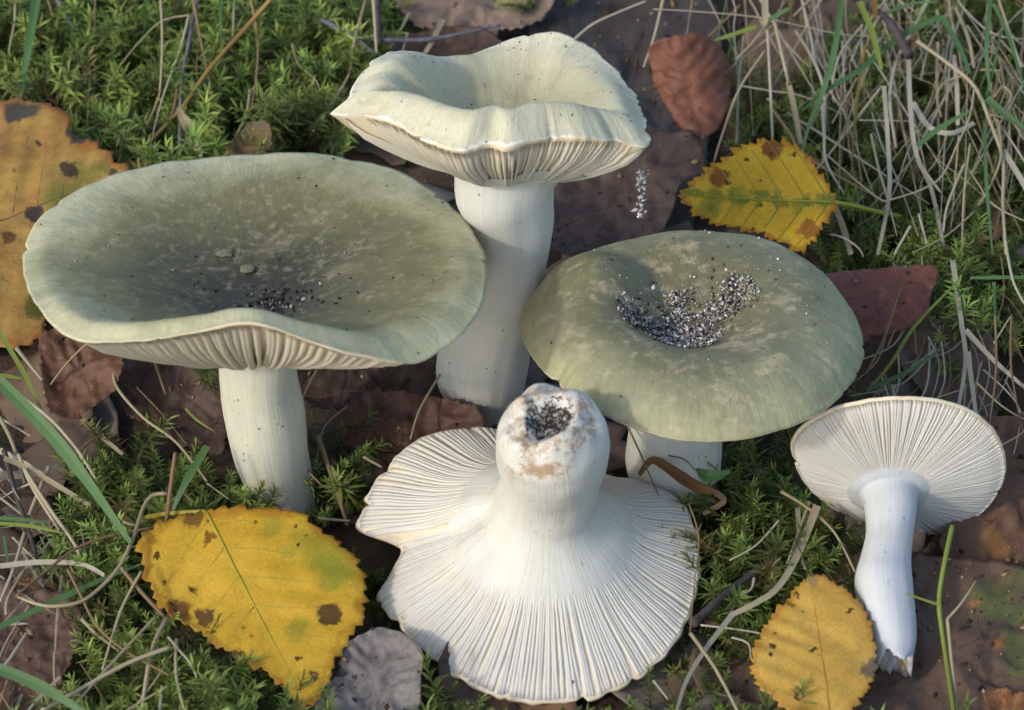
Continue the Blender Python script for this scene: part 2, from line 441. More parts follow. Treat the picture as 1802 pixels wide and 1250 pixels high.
    def flare(d, r):
        th = math.atan2(np.dot(d, e2), np.dot(d, e1)); R = float(rf(th))
        return [flesh(k * r / R, th) - n * (gdep(k * r / R) + o_) for k, o_ in ((1.10 + 0.12 * (flk - 1) / .2, 0.03 * flk ** 3), (1.30 * flk, 0.014), (1.5 * flk, 0.002), (1.7 * flk, -0.02))]
    FL[0] = flare
    if stem_fn: stem_fn(root, stemm)
    else:
        make_stem(root, stemm, stem, seed)
    o = Cap(); o.top = top; o.flesh = flesh; o.root = root; o.c = c; o.n = n; o.e1 = e1; o.e2 = e2
    return o
def make_stem(root, mat, pts, seed, NS=64, sides=56, lump=0.055, close=None, stain=None, soil=None):
    """pts: (centre 3d, radius) from the foot to the apex"""
    P = crom([list(p) + [r] for p, r in pts], NS); C = P[:, :3]; rr = P[:, 3]
    T, A, B = frames(C); V = []; F = []; dv = []; st = []; sl_ = []
    for i in range(NS):
        for k in range(sides):
            th = 2 * math.pi * k / sides
            d = math.cos(th) * A[i] + math.sin(th) * B[i]
            t = i / (NS - 1)
            l = 1 + lump * 2 * nz(math.cos(th) * 1.1 + seed, math.sin(th) * 1.1, t * 2.2) + lump * 0.5 * nz(math.cos(th) * 5, math.sin(th) * 5 + seed, t * 3)
            q = C[i] + d * rr[i] * l
            V.append(q); dv.append((math.cos(th), math.sin(th), t)); st.append(stain(t, th, q) if stain else 0); sl_.append(soil(t, th, q) if soil else (0.75 * math.exp(-(t / 0.10) ** 2) if not close else 0))
    for i in range(NS - 1):
        for k in range(sides):
            a = i * sides + k; b = i * sides + (k + 1) % sides; F.append((a, b, b + sides, a + sides))
    # flare: each column of the stem runs out onto the gills
    KF = 14; o0 = len(V); cols = []
    for k in range(sides):
        th = 2 * math.pi * k / sides; d = math.cos(th) * A[-1] + math.sin(th) * B[-1]
        q = [V[(NS - 6) * sides + k], V[(NS - 1) * sides + k]] + FL[0](d, rr[-1]); q.append(2 * q[-1] - q[-2]); cc = []
        for i in range(1, len(q) - 2):
            for f in (0.2, 0.4, 0.6, 0.8, 1.0):
                a_, b_, c_, e_ = q[i - 1], q[i], q[i + 1], q[i + 2]
                if i == 1: a_ = c_ - 2.0 * unit(V[(NS - 1) * sides + k] - V[(NS - 3) * sides + k]) * np.linalg.norm(c_ - b_)
                cc.append(0.5 * ((2 * b_) + (c_ - a_) * f + (2 * a_ - 5 * b_ + 4 * c_ - e_) * f * f + (3 * b_ - a_ - 3 * c_ + e_) * f ** 3))
        cols.append(cc)
    KF = len(cols[0])
    for j in range(KF):
        for k in range(sides):
            th = 2 * math.pi * k / sides
            V.append(cols[k][j]); dv.append((math.cos(th), math.sin(th), 1 + 0.2 * j / KF)); st.append(0); sl_.append(0)
    for j in range(KF):
        for k in range(sides):
            a = o0 + (j - 1) * sides + k; b = o0 + (j - 1) * sides + (k + 1) % sides
            F.append((a, b, b + sides, a + sides))
    if close:
        vv, ff, d2, s2, s3 = close(V[:sides], C[0], -T[0], len(V)); V += vv; F += ff; dv += d2; st += s2; sl_ += s3
    else: F.append(tuple(range(sides))[::-1])
    return mk('stem', V, F, mat, root, attrs={'dirv': dv, 'stain': st, 'soil': sl_})
def stem_px(lst, Y0, Y1):
    """(px,py,half width px) from foot to apex, the axis leaning from depth Y0 to Y1"""
    out = []; n = len(lst); y0, y1 = lst[0][1], lst[-1][1]
    for (px, py, hw) in lst:
        f = (py - y0) / (y1 - y0); p = PY(px, py, Y0 + (Y1 - Y0) * f); out.append((p, hw * cmpp(p)))
    return out
def over(end, n, py):
    """point above the stem end along the cap axis that shows at image row py, and its distance"""
    hs = np.linspace(0.1, 5, 981); h = min(hs, key=lambda q: abs(PIX(end + n * q)[1] - py)); print('axis', h, PIX(end + n * h)); return end + n * h, h
def gauss(x, m, s): return math.exp(-((x - m) / s) ** 2)
def sm(x, a, b): t = max(0, min(1, (x - a) / (b - a))); return t * t * (3 - 2 * t)

gillA = gill_mat('gills_cream', 'e2dbc8'); gillB = gill_mat('gills_white', 'dfdfda', stain_amt=0.3); gillC = gill_mat('gills_white_small', 'dcdcd8')
fleshM = plain_mat('flesh_between_gills', 'dbcfb8', 'cfbf9f', 0.6, 120)

# ---- the wide funnel cap on the left
fl = PZ(500, 885, 0.0); YL = fl[1]
tau = R_(15); nL = unit([-0.03, math.sin(tau), math.cos(tau)])
cL, HL = over(PY(453, 630, YL + 0.45), nL, 466)
rimL = [(40, 450), (60, 395), (95, 358), (150, 325), (220, 298), (300, 282), (370, 273), (440, 268), (520, 267), (590, 272), (650, 284), (700, 298), (745, 322), (790, 355), (825, 395), (850, 440), (858, 485), (848, 532), (822, 572), (782, 604),
        (735, 628, 0.05), (680, 626, 0.2), (610, 612, 0.5), (545, 590, 0.75), (485, 568, 1.0), (430, 560, 1.05), (345, 573, 0.85), (265, 587, 0.5), (190, 592, 0.25), (130, 590, 0.05), (90, 565), (62, 530), (45, 495)]
def profL(s, th):
    f = -0.45 * math.exp(-(s / 0.66) ** 2) - 0.40 * math.exp(-(s / 0.34) ** 2)
    return f + 0.10 * gauss(s, 0.75, 0.2) + (0.035 + 0.24 * (0.5 - 0.5 * math.sin(th)) ** 3) * (gauss(s, 0.90, 0.13) - sm(s, 0.90, 1.0) * 0.9) + 0.05 * math.sin(2 * th + 1.0) * s * s * (1 - s)
def underL(s, th):
    u = (1 - s) / (1 - 0.2); return -0.045 - 0.115 * sm(1 - s, 0.0, 0.14) - (HL - 0.16 - 0.21 - 0.30) * max(0, u) ** 1.05
stL = [(508, 930, 50), (506, 895, 56), (497, 855, 60), (477, 800, 66), (464, 730, 69), (456, 680, 68), (453, 650, 69), (453, 630, 70)]
skinL = skin_mat('cap_skin_wide', '3b392d', '75724e', 'b4b28e', 0.20, 0.72, 0.5, tan=0.18, smear=('2a2723', '55504a', 0.11))
stemMat = stem_mat('stem_white', 'c0c2bc', 'bcb49c', dirt=0.7)
stemMatL = stem_mat('stem_cream', 'c2c3b2', 'b4b092', dirt=0.7)
capL = build_mushroom('brittlegill_mushroom', 'wide funnel-shaped grey-green mushroom with raised front lip showing cream gills', 'mushroom',
    fl, rimL, cL, nL, (4.75, 4.6), profL, underL, 0.20, 0.34, stem_px(stL, YL, YL + 0.45), (skinL, gillA, stemMatL), ngill=195, crumple=0.06, rim_noise=0.035, nicks=8, seed=1)

# ---- the tall wavy one behind
ft = PZ(850, 715, 0.0); YT = ft[1]
tau = R_(20); nT = unit([0.05, math.sin(tau), math.cos(tau)])
cT, HT = over(PY(893, 348, YT + 0.5), nT, 186)
rimT = [(578, 198, 0.1), (612, 172, .3), (624, 140, .5), (648, 112, .75), (690, 88, .9), (730, 90, .75), (770, 100, .35), (815, 101, .2), (860, 82, .5), (910, 65, .9), (960, 58, 1.1), (1000, 63, 1.1), (1040, 82, .9), (1080, 117, .6), (1110, 155, .3), (1130, 195, .1), (1141, 255, -.2),
        (1093, 246, -.1), (1043, 243), (993, 243), (933, 247), (893, 262), (858, 254), (820, 264), (790, 261), (747, 245), (720, 230), (685, 212), (645, 202)]
def profT(s, th):
    f = -0.8 * math.exp(-(s / 0.45) ** 2)
    front = 0.5 - 0.5 * math.sin(th)
    return f + (0.18 + 0.55 * front) * gauss(s, 0.80, 0.20) * (1 - s ** 8) + (0.30 * gauss(th % (2 * math.pi), R_(112), 0.28) - 0.22 * gauss(th % (2 * math.pi), R_(65), 0.4) - 0.2 * gauss(th % (2 * math.pi), R_(150), 0.35)) * gauss(s, .62, .25)
def underT(s, th):
    u = (1 - s) / (1 - 0.35); return -0.045 - 0.105 * sm(1 - s, 0.0, 0.14) - (HT - 0.15 - 0.2 - 0.5) * max(0, u) ** 0.9
stT = [(850, 745, 58), (850, 715, 66), (852, 655, 78), (860, 600, 76), (880, 525, 68), (903, 450, 62), (906, 400, 69), (900, 372, 76), (893, 348, 84)]
skinT = skin_mat('cap_skin_wavy', '9c966f', 'ada987', 'cac6aa', 0.05, 0.5, 0.1, tan=0.6, torn=0.6)
capT = build_mushroom('brittlegill_mushroom', 'tall pale green mushroom with wavy upturned cap and nibbled front edge', 'mushroom',
    ft, rimT, cT, nT, (3.3, 3.0), profT, underT, 0.35, 0.30, stem_px(stT, YT, YT + 0.5), (skinT, gillA, stemMat), ngill=190, nicks=14, flk=1.12, crumple=0.08, rim_noise=0.06, seed=2, wpow=2.2, sW=0.45, sR=1.6)

# ---- the olive one on the right
fr = PZ(1205, 880, 0.0); YR = fr[1]
tau = R_(8); nR = unit([0.04, math.sin(tau), math.cos(tau)])
cR, HR = over(PY(1190, 712, YR + 0.40), nR, 592)
rimR = [(914, 560), (928, 520), (958, 485), (1000, 457), (1060, 433), (1130, 416), (1200, 409), (1270, 410), (1340, 421), (1400, 445), (1450, 478), (1490, 520), (1515, 570), (1521, 610), (1510, 650), (1480, 690), (1440, 720), (1380, 745), (1310, 762), (1240, 767), (1170, 759), (1100, 737), (1040, 707), (985, 670), (945, 630), (922, 595)]
def profR(s, th):
    f = -1.0 * math.exp(-(s / 0.34) ** 2)
    fold = 0.36 * gauss((th - R_(150) + math.pi) % (2 * math.pi) - math.pi, 0, 0.5) * gauss(s, 0.55, 0.25) - 0.30 * gauss((th - R_(112) + math.pi) % (2 * math.pi) - math.pi, 0, 0.32) * gauss(s, 0.6, 0.3)
    return f + 0.85 * (1 - s ** 4.5) + fold - 0.12 * sm(s, 0.93, 1)
def underR(s, th):
    u = (1 - s) / (1 - 0.30); return -0.08 - (HR - 0.08 - 0.17 - 0.3) * max(0, u) ** 0.9
stR = [(1215, 905, 48), (1205, 880, 58), (1186, 835, 80), (1186, 790, 80), (1188, 760, 80), (1190, 712, 82)]
skinR = skin_mat('cap_skin_olive', '69644c', '747254', '9f9e7a', 0.08, 0.62, 0.3, tan=0.75, smear=('35312d', 'b3ada2', 0.20))  # strong tan mottling puts the beige of sunlit patches into the skin colour
capR = build_mushroom('brittlegill_mushroom', 'olive green mushroom with dished cap holding a heap of pale sand', 'mushroom',
    fr, rimR, cR, nR, (3.5, 3.45), profR, underR, 0.30, 0.25, stem_px(stR, YR, YR + 0.40), (skinR, gillA, stemMat), crumple=0.05, ngill=120, seed=3, single_gills=False)

# ---- the one lying upside down, gills up
gB = unit([0.0, -math.sin(R_(10)), math.cos(R_(10))]); nB = -gB
fb = PZ(945, 1245, -0.05)
YB = fb[1] + 2.75
endB = PY(964, 872, YB); cB, HB = over(endB, -gB, 980)
rimB = [(870, 764), (835, 760), (790, 764), (740, 781), (700, 806), (665, 846), (640, 890), (627, 930), (642, 952), (676, 962), (706, 975), (696, 1000), (678, 1032), (664, 1060), (684, 1092), (720, 1130), (765, 1172), (815, 1207), (880, 1236), (955, 1247), (1035, 1241), (1100, 1216), (1145, 1186), (1190, 1135), (1218, 1080), (1232, 1020), (1231, 965), (1214, 912), (1180, 876), (1130, 856), (1085, 848), (1040, 830), (960, 795)]
def profB(s, th): return -0.9 * math.exp(-(s / 0.45) ** 2) + 0.12 * (1 - s ** 4) + 0.0 - 0.12 * sm(s, 0.8, 1.0)
def underB(s, th):
    u = (1 - s) / (1 - 0.38); return -0.045 - 0.095 * sm(1 - s, 0.0, 0.14) - 0.12 * sm(s, .8, 1) - (HB - 0.14 - 0.06 - 0.55) * (0.72 * max(0, u) + 0.28 * sm(u, 0.5, 1.1))
stem_B = None
def stemB_fn(root, mat):
    pts = []
    lst = [(971, 772, 99), (972, 790, 101), (972, 810, 97), (970, 830, 91), (967, 852, 87), (964, 872, 88)]
    for (px, py, hw) in lst:
        p = PY(px, py, YB - 0.45 * (872 - py) / 100.0); pts.append((p, hw * cmpp(p)))
    def stain(t, th, q):
        px, py = PIX(q)
        return max(0.85 * gauss(px, 955, 62) * gauss(py, 826, 26) * (1.0 if q[1] < pts[3][0][1] else 0), 0.75 * gauss(px, 930, 80) * gauss(py, 712, 26))
    def soil(t, th, q): return 0
    A0 = np.array([1., 0, 0]); B0 = np.array([0, 1., 0])
    def close(ring, c0, t, off):
        # lumpy foot with a dirty hollow
        vv = []; ff = []; d2 = []; s2 = []; s3 = []; m = len(ring); K = 18; CL = math.atan2(np.dot(np.array([0.75, 0.5, 0]), B0), np.dot(np.array([0.75, 0.5, 0]), A0))
        for j in range(1, K + 1):
            f = j / K
            for k in range(m):
                q0 = ring[k]; th = 2 * math.pi * k / m
                rr = math.cos(f * math.pi / 2 * 0.98) ** 0.85
                h = 0.78 * math.sin(f * math.pi / 2) - 0.40 * sm(f, 0.68, 0.97) - 0.22 * gauss(math.cos(th - CL), 1, 0.12) * math.sin(f * math.pi)
                q = c0 + (q0 - c0) * rr
                lm = (0.34 * nz(q[0] * 1.5, q[1] * 1.5, 4.0) + 0.16 * nz(q[0] * 3.5, q[1] * 3.5, 1.0)) * math.sin(f * math.pi)
                q = q + t * (h + lm)
                vv.append(q); d2.append((math.cos(th), math.sin(th), -f * .3))
                s2.append(max(0.62 * gauss(f, 0.62, 0.25), stain(0, th, q) if f < 0.4 else 0)); s3.append(sm(f, 0.55, 0.95) * 0.85)
        prev = list(range(m))
        for j in range(K):
            cur = [off + j * m + k for k in range(m)]
            for k in range(m): ff.append((prev[(k + 1) % m], prev[k], cur[k], cur[(k + 1) % m]))
            prev = cur
        ff.append(tuple(prev[::-1])); return vv, ff, d2, s2, s3
    make_stem(root, mat, pts, 11, lump=0.03, close=close, stain=stain, soil=soil)
stemMatB = stem_mat('stem_white_stained', 'c6c7c0', 'bdb6a2', dirt=0.4)
skinB = skin_mat('cap_skin_hidden', '8d9070', 'a3a888', 'c3c8ac')
def angB(px, py):
    p = PP(px, py, cB, nB) - cB; e1 = unit(np.array([1., 0, 0]) - nB * nB[0]); e2 = np.cross(nB, e1); return math.atan2(np.dot(p, e2), np.dot(p, e1))
capB = build_mushroom('brittlegill_mushroom', 'upturned mushroom with white gills facing up and a thick dirty-ended stem', 'mushroom',
    fb, rimB, cB, nB, (3.5, 3.4), profB, underB, 0.38, 0.06, None, (skinB, gillB, stemMatB), ngill=250, nicks=12, gw=0.44, rim_noise=0.05, flk=1.2, gend=0.95, gpow=2.0, seed=4, stem_fn=stemB_fn,
    crenate=0.006, sR=1.2)

# ---- the small one lying on its side
al = R_(9); gS = unit([0.02, -math.cos(al), -math.sin(al)]); nS = -gS
fs = PZ(1610, 942, 0.0)
endS = PY(1567, 892, fs[1] - 0.75); cS, HS = over(endS, nS, 832)
rimS = [(1391, 790), (1400, 760), (1430, 735), (1480, 712), (1540, 700), (1600, 697), (1660, 703), (1710, 722), (1745, 750), (1766, 790), (1770, 830), (1755, 870), (1720, 908), (1680, 930), (1640, 942), (1600, 941), (1560, 935), (1520, 922), (1478, 903), (1440, 875), (1408, 838)]
def profS(s, th): return 0.55 * (1 - s ** 2.5) - 0.35 * math.exp(-(s / 0.4) ** 2)
def underS(s, th):
    u = (1 - s) / (1 - 0.31); return -0.045 - 0.055 * sm(1 - s, 0.0, 0.14) - (HS - 0.10 - 0.05 - 0.28) * max(0, u) ** 1.2
lstS = [(1572, 1148, 36), (1570, 1120, 43), (1563, 1075, 48), (1555, 1025, 51), (1558, 985, 44), (1564, 945, 41), (1567, 905, 45), (1567, 892, 47)]
def stemS_fn(root, mat):
    pts = []
    ztop = endS[2]; zb = 0.75
    for (px, py, hw) in lstS:
        f = (1148 - py) / (1148 - 892.0); p = PZ(px, py, zb + (ztop - zb) * f); pts.append((p, hw * cmpp(p)))
    def close(ring, c0, t, off):
        vv = []; ff = []; d2 = []; s2 = []; s3 = []; m = len(ring); K = 6
        for j in range(1, K + 1):
            f = j / K
            for k in range(m):
                q0 = ring[k]; th = 2 * math.pi * k / m
                ext = (0.26 + 0.26 * nz(math.cos(th) * 1.1 + 5, math.sin(th) * 1.1, 0) + 0.10 * nz(math.cos(th) * 4 + 5, math.sin(th) * 4, 2))
                if j <= 3: q = q0 + t * ext * (j / 3.0) + (c0 - q0) * 0.10 * (j / 3.0)
                else:
                    g = (j - 3) / 3.0; q = c0 + (q0 - c0) * 0.9 * (1 - g) + t * (ext * (1 - g) - 0.25 * g)
                vv.append(q); d2.append((math.cos(th), math.sin(th), -f * .2)); s2.append(0.55 * sm(f, .3, .6)); s3.append(0.35 * sm(f, 0.6, 1))
        prev = list(range(m))
        for j in range(K):
            cur = [off + j * m + k for k in range(m)]
            for k in range(m): ff.append((prev[(k + 1) % m], prev[k], cur[k], cur[(k + 1) % m]))
            prev = cur
        ff.append(tuple(prev[::-1])); return vv, ff, d2, s2, s3
    make_stem(root, mat, pts, 21, lump=0.03, close=close)
stemMatS = stem_mat('stem_white_small', 'bfc2c3', 'b3b7b8', dirt=0.4)
capS = build_mushroom('brittlegill_mushroom', 'small mushroom lying on its side with white gills and a torn stem foot', 'mushroom',
    PZ(1575, 1160, 0.3), rimS, cS, nS, (2.2, 2.2), profS, underS, 0.31, 0.09, None, (skinB, gillC, stemMatS), ngill=220, gw=0.44, rim_noise=0.02, gend=0.95, gpow=2.0, seed=6, stem_fn=stemS_fn, crumple=0.015)

# ================================================================== LEAVES
def fill_leaf(out2, hf, rings, basis, p0, smooth2):
    """polar sheet over a star-shaped outline; returns top verts, faces, uv, rim"""
    U, V_, N = basis; cen = out2.mean(0); m = len(out2); V = []; uv = []; rim = []
    def w3(u, v): return p0 + U * u + V_ * v + N * hf(u, v)
    V.append(w3(*cen)); uv.append((cen[0], cen[1], 0)); rim.append(0)
    for s in rings:
        for k in range(m):
            bl = max(0.0, (s - 0.955) / 0.045); q = cen + (smooth2[k] * (1 - bl) + out2[k] * bl - cen) * (s if s < 0.93 else 0.93 * (1 - (s - .93) / .07) + (s - .93) / .07)
            V.append(w3(*q)); uv.append((q[0], q[1], 0)); rim.append(s)
    F = [(0, 1 + k, 1 + (k + 1) % m) for k in range(m)]
    for j in range(len(rings) - 1):
        for k in range(m):
            a = 1 + j * m + k; b = 1 + j * m + (k + 1) % m; F.append((a, a + m, b + m, b))
    return V, F, uv, rim, w3, cen
LEAF_POLYS = []
def leaf(name, label, cat, outline, base_px, tip_px, z0, slope, mat_fn, vein_mat, serr=(0, 0.0), curl=(0.0, 0.0), rumple=0.06, petiole=None,
         nvein=5, seed=0, M_=150, group=None, vein_r=0.024, n_=None, vein_spread=0.62, cup=None, wrinkle=0.0):
    """outline in photo pixels laid on a plane z = z0 + slope·(xy - base)"""
    b0 = PZ(base_px[0], base_px[1], z0); LEAF_POLYS.append(outline)
    N = unit([-slope[0], -slope[1], 1.0])
    to = lambda px, py: PP(px, py, b0, N)
    tip = to(*tip_px); U = unit(tip - b0); L = np.linalg.norm(tip - b0); Vv = np.cross(N, U)
    loc = lambda px, py: (np.dot(to(px, py) - b0, U), np.dot(to(px, py) - b0, Vv))
    o2 = np.array([loc(*p) for p in outline]); o2 = crom(o2, M_, closed=True)
    o2s = o2.copy() * 1.0; cs = o2s.mean(0); o2s = cs + (o2s - cs) * 0.975
    if serr[0]:
        per = np.linalg.norm(np.roll(o2, -1, 0) - o2, axis=1); cum = np.concatenate([[0], np.cumsum(per)])[:-1]; tot = per.sum()
        tan = np.roll(o2, -1, 0) - np.roll(o2, 1, 0); tan /= np.linalg.norm(tan, axis=1)[:, None] + 1e-9
        nor = np.stack([tan[:, 1], -tan[:, 0]], 1)
        if np.sum(nor * (o2 - o2.mean(0))) < 0: nor = -nor
        rs = random.Random(seed); am = [rs.uniform(0.5, 1.3) for _ in range(serr[0] + 1)]
        for i in range(M_):
            x = cum[i] / tot * serr[0]; x = min(max(x + 0.5 * math.sin(x * 0.9 + seed) * 0.8, 0), serr[0] - 0.01); f = x % 1.0
            towards_tip = tan[i][0] > 0
            saw = (f if towards_tip else 1 - f)
            big = (x / 3.0) % 1.0; big = big if towards_tip else 1 - big
            o2[i] = o2[i] + nor[i] * serr[1] * (0.75 * (saw - 0.5) * am[int(x)] + 0.5 * (big - 0.5)) + tan[i] * (0.25 * serr[1] * saw * (1 if towards_tip else -1))
    hw = np.abs(o2[:, 1]).max()
    def hf(u, v):
        f = u / L
        h = curl[0] * (v / hw) ** 2 + curl[1] * (f - 0.5) ** 2 * 4
        h += rumple * (nz(u + seed * 3.3, v, 1.7, 0.8) + 0.4 * nz(u, v + seed * 2.1, 4.2, 2.2)) + wrinkle * (0.5 - abs(nz(u + seed, v, 8.8, 1.3)) - 0.6 * abs(nz(u, v + seed, 2.8, 2.9)))
        # pleats between side veins
        h += 0.012 * math.cos(2 * math.pi * (f * L - abs(v) * vein_spread) / (L / (nvein + 1.5))) * min(1, abs(v) * 3)
        if cup: h += cup(u / L, v / hw)
        return h
    root = empty(name, b0); tag(root, label, cat, group)
    V, F, uv, rim, w3, cen = fill_leaf(o2, hf, tuple(np.linspace(0.07, 0.94, 15)) + (0.975, 1.0), (U, Vv, N), b0, o2s)
    mat = mat_fn(loc) if callable(mat_fn) else mat_fn
    bl = mk('blade', V, F, mat, root, attrs={'lf': uv, 'rim': rim})
    md = bl.modifiers.new('thickness', 'SOLIDIFY'); md.thickness = 0.00018; md.offset = -1
    # midrib and side veins
    poly = [tuple(p) for p in o2]
    tt = [t for t in np.linspace(0.02, 0.98, 24) if inpoly(t * L, 0, poly)]
    if len(tt) > 4:
        P = np.array([w3(t * L, 0.0) + N * 0.008 for t in tt]); V2, F2 = tube(P, np.linspace(vein_r * 1.5, vein_r * 0.5, len(P)), 5); mk('midrib', V2, F2, vein_mat, root)
        for i in range(nvein):
            for sgn in (-1, 1):
                u0 = L * (0.05 + 0.72 * i / nvein); q = []
                for k in range(14):
                    v = sgn * k * hw * 0.078; u = u0 + abs(v) * vein_spread * (0.9 + 0.25 * (k / 14.0))
                    if not inpoly(u, v, poly): break
                    q.append(w3(u, v) + N * 0.009)
                if len(q) > 4:
                    V2, F2 = tube(np.array(q), np.linspace(vein_r * 0.8, vein_r * 0.3, len(q)), 4); mk('vein', V2, F2, vein_mat, root)
    if petiole is not None:
        P = crom(np.array([w3(0.05, 0)] + [PZ(*p) for p in petiole]), 12); V2, F2 = tube(P, np.linspace(0.045, 0.055, 12), 6); mk('petiole', V2, F2, vein_mat, root)
    return root

vGreen = plain_mat('vein_olive', '868428', '9a8a2e', 0.5, 120)
vTan = plain_mat('vein_tan', '8b6428', 'a8842f', 0.5, 120)
vBrown = plain_mat('vein_brown', '4a3327', '6b4d38', 0.6, 120)
vGrey = plain_mat('vein_grey', '6a625a', '857b70', 0.6, 120)

def spots(loc, lst): return [(*loc(px, py), r * 0.85, c) for (px, py, r, c) in lst]
def gsp(loc, lst): return [(*loc(px, py), r) for (px, py, r) in lst]

# yellow leaf in front of the wide mushroom
leaf('birch_leaf', 'large yellow leaf with a green tinge and dark blotch beside the grey leaf', 'leaf',
     [(362, 903), (420, 899), (480, 900), (525, 905), (560, 925), (600, 955), (635, 990), (643, 1040), (638, 1090), (610, 1130), (585, 1190), (572, 1225), (545, 1252), (520, 1240), (495, 1210), (460, 1180), (425, 1165), (395, 1145), (350, 1110), (320, 1095), (285, 1075), (262, 1035), (248, 990), (247, 960), (270, 935), (310, 920)],
     (362, 903), (545, 1252), 1.7, (0.02, 0.22),
     lambda loc: leaf_mat('leaf_yellow_large', 'd8b23c', 'cca432', 'ba962e', '8e9232', gsp(loc, [(480, 930, .4), (560, 960, .75), (610, 1000, .6), (520, 1110, .3), (580, 1010, .5)]),
        spots(loc, [(578, 1088, .36, '4a3322'), (318, 1075, .38, '6e4220'), (360, 1085, .25, '5a3a22'), (417, 1155, .2, '5e3c22'), (340, 915, .3, '70522a'), (270, 988, .1, '3d2616'), (305, 1065, .08, '26202a'), (340, 1037, .09, '3d2616'), (528, 1163, .09, '3d2616'), (370, 950, .13, '7a4c1c'), (552, 1195, .12, '5a3a22'), (530, 958, .06, '3a2a10')]), '9c6a1c', 0.6),
     vGreen, serr=(58, 0.16), curl=(-0.10, 0.15), rumple=0.08, petiole=[(330, 902, 1.7), (290, 905, 1.5), (255, 912, 1.2)], nvein=5, seed=1)
# yellow leaf behind the olive cap
leaf('birch_leaf', 'small bright yellow leaf with green stripe leaning behind the olive cap', 'leaf',
     [(1472, 358), (1450, 318), (1425, 282), (1400, 258), (1370, 248), (1330, 250), (1290, 265), (1250, 295), (1215, 325), (1194, 345), (1215, 372), (1245, 392), (1290, 402), (1340, 412), (1380, 432), (1410, 446), (1432, 425), (1455, 388)],
     (1472, 358), (1194, 345), 2.2, (0.05, 0.75),
     lambda loc: leaf_mat('leaf_yellow_stripe', 'dcb62e', 'd2a826', 'bf9820', '74802a', gsp(loc, [(1255, 352, .32), (1300, 350, .3), (1245, 370, .28), (1385, 430, .3), (1405, 360, .25)]),
        spots(loc, [(1362, 265, .28, '7a4418'), (1265, 312, .3, '84491a'), (1425, 405, .3, '9a5a1c'), (1363, 267, .07, '2e1a10'), (1312, 272, .07, '4a2a12'), (1282, 322, .06, '2e1a10'), (1337, 322, .07, '4a2a12'), (1396, 274, .06, '2e1a10'), (1322, 400, .08, '5a3312')]), 'b06a1a', 0.6, gmid=0.16),
     plain_mat('vein_green', '7f8a34', '98922e', 0.5, 120), serr=(44, 0.17), curl=(0.12, 0.1), rumple=0.08, petiole=[(1500, 362, 2.0), (1540, 372, 1.5), (1585, 382, 1.0)], nvein=5, seed=2)
# yellow leaf at the torn foot
leaf('birch_leaf', 'pale yellow leaf with fine brown veins beside the torn stem foot', 'leaf',
     [(1460, 1262), (1420, 1255), (1375, 1238), (1340, 1205), (1322, 1165), (1335, 1120), (1352, 1085), (1385, 1050), (1420, 1012), (1450, 1010), (1490, 1035), (1520, 1065), (1535, 1105), (1545, 1150), (1538, 1190), (1515, 1230), (1490, 1255)],
     (1462, 1262), (1425, 1006), 1.1, (0.0, 0.10),
     lambda loc: leaf_mat('leaf_yellow_pale', 'd4ae54', 'c8a046', 'b89448', None, [],
        spots(loc, [(1527, 1175, .3, '6f6350'), (1355, 1133, .1, '3a2a1a'), (1355, 1150, .08, '3a2a1a'), (1428, 1145, .1, '3a2a1a'), (1405, 1048, .09, '4a3a2a'), (1390, 1065, .16, '8a6226'), (1490, 1072, .06, '4a2a12'), (1425, 1012, .25, 'a68c5a'), (1405, 1220, .1, '4a3418')]), 'b07c2a', 0.75),
     vTan, serr=(52, 0.13), curl=(-0.12, -0.1), rumple=0.10, nvein=6, seed=3, vein_r=0.018, cup=None)
# orange-brown leaf at the left edge
leaf('poplar_leaf', 'big orange and yellow leaf with black mould spots behind the wide cap', 'leaf',
     [(-60, 175), (30, 172), (75, 182), (112, 205), (125, 240), (165, 255), (200, 272), (205, 290), (240, 302), (215, 345), (150, 400), (110, 500), (70, 590), (20, 612), (-60, 600), (-130, 500), (-140, 330), (-110, 230)],
     (-130, 440), (235, 300), 1.5, (-0.05, 0.22),
     lambda loc: leaf_mat('leaf_orange_mould', 'b8984e', '9c723c', '845c34', '6a7430', gsp(loc, [(110, 340, .5), (150, 310, .5), (180, 295, .25), (90, 360, .35)]),
        spots(loc, [(25, 195, .42, '3f3f3c'), (50, 200, .3, '4a4a44'), (140, 245, .32, '3b3c3c'), (120, 300, .3, '3a352a'), (60, 378, .28, '2e2e30'), (68, 255, .14, '4a3a26'), (195, 305, .2, '4a4236'), (15, 420, .2, '6a4020'), (60, 540, .4, '5a5a20')]), '9a5a28', 0.7, gmid=0.0),
     vBrown, serr=(46, 0.26), curl=(-0.2, 0.1), rumple=0.14, nvein=6, seed=4, vein_r=0.02)

# dead leaves of the litter that the photo shows one by one
def dead(label, outline, b, t, z0, slope, cols, seed, serr=(40, 0.08), curl=(0.2, 0.1), rumple=0.18, vm=None, cup=None, dk=(), grs=(), green=None, nvein=6, rough=0.6, name='dead_leaf', wr=0.22):
    return leaf(name, label, 'dead leaf', outline, b, t, z0, slope,
        lambda loc: leaf_mat('dead_leaf_%d' % seed, cols[0], cols[1], cols[2], green, gsp(loc, grs), spots(loc, dk), None, 0.4, rough, 0.08), vm or vBrown, serr=serr, curl=curl, rumple=rumple, seed=seed, nvein=nvein, group='dead leaves of the litter', vein_r=0.016, cup=cup, wrinkle=wr)
dead('dark grey-brown flat leaf on the ground behind the tall mushroom', [(960, -40), (1100, -60), (1230, -20), (1270, 80), (1250, 200), (1240, 330), (1200, 430), (1080, 470), (980, 440), (960, 300), (940, 150), (930, 50)], (1150, -50), (1050, 465), 0.25, (0, 0.05), ('46403a', '3a332f', '5a5048'), 11, rumple=0.22)
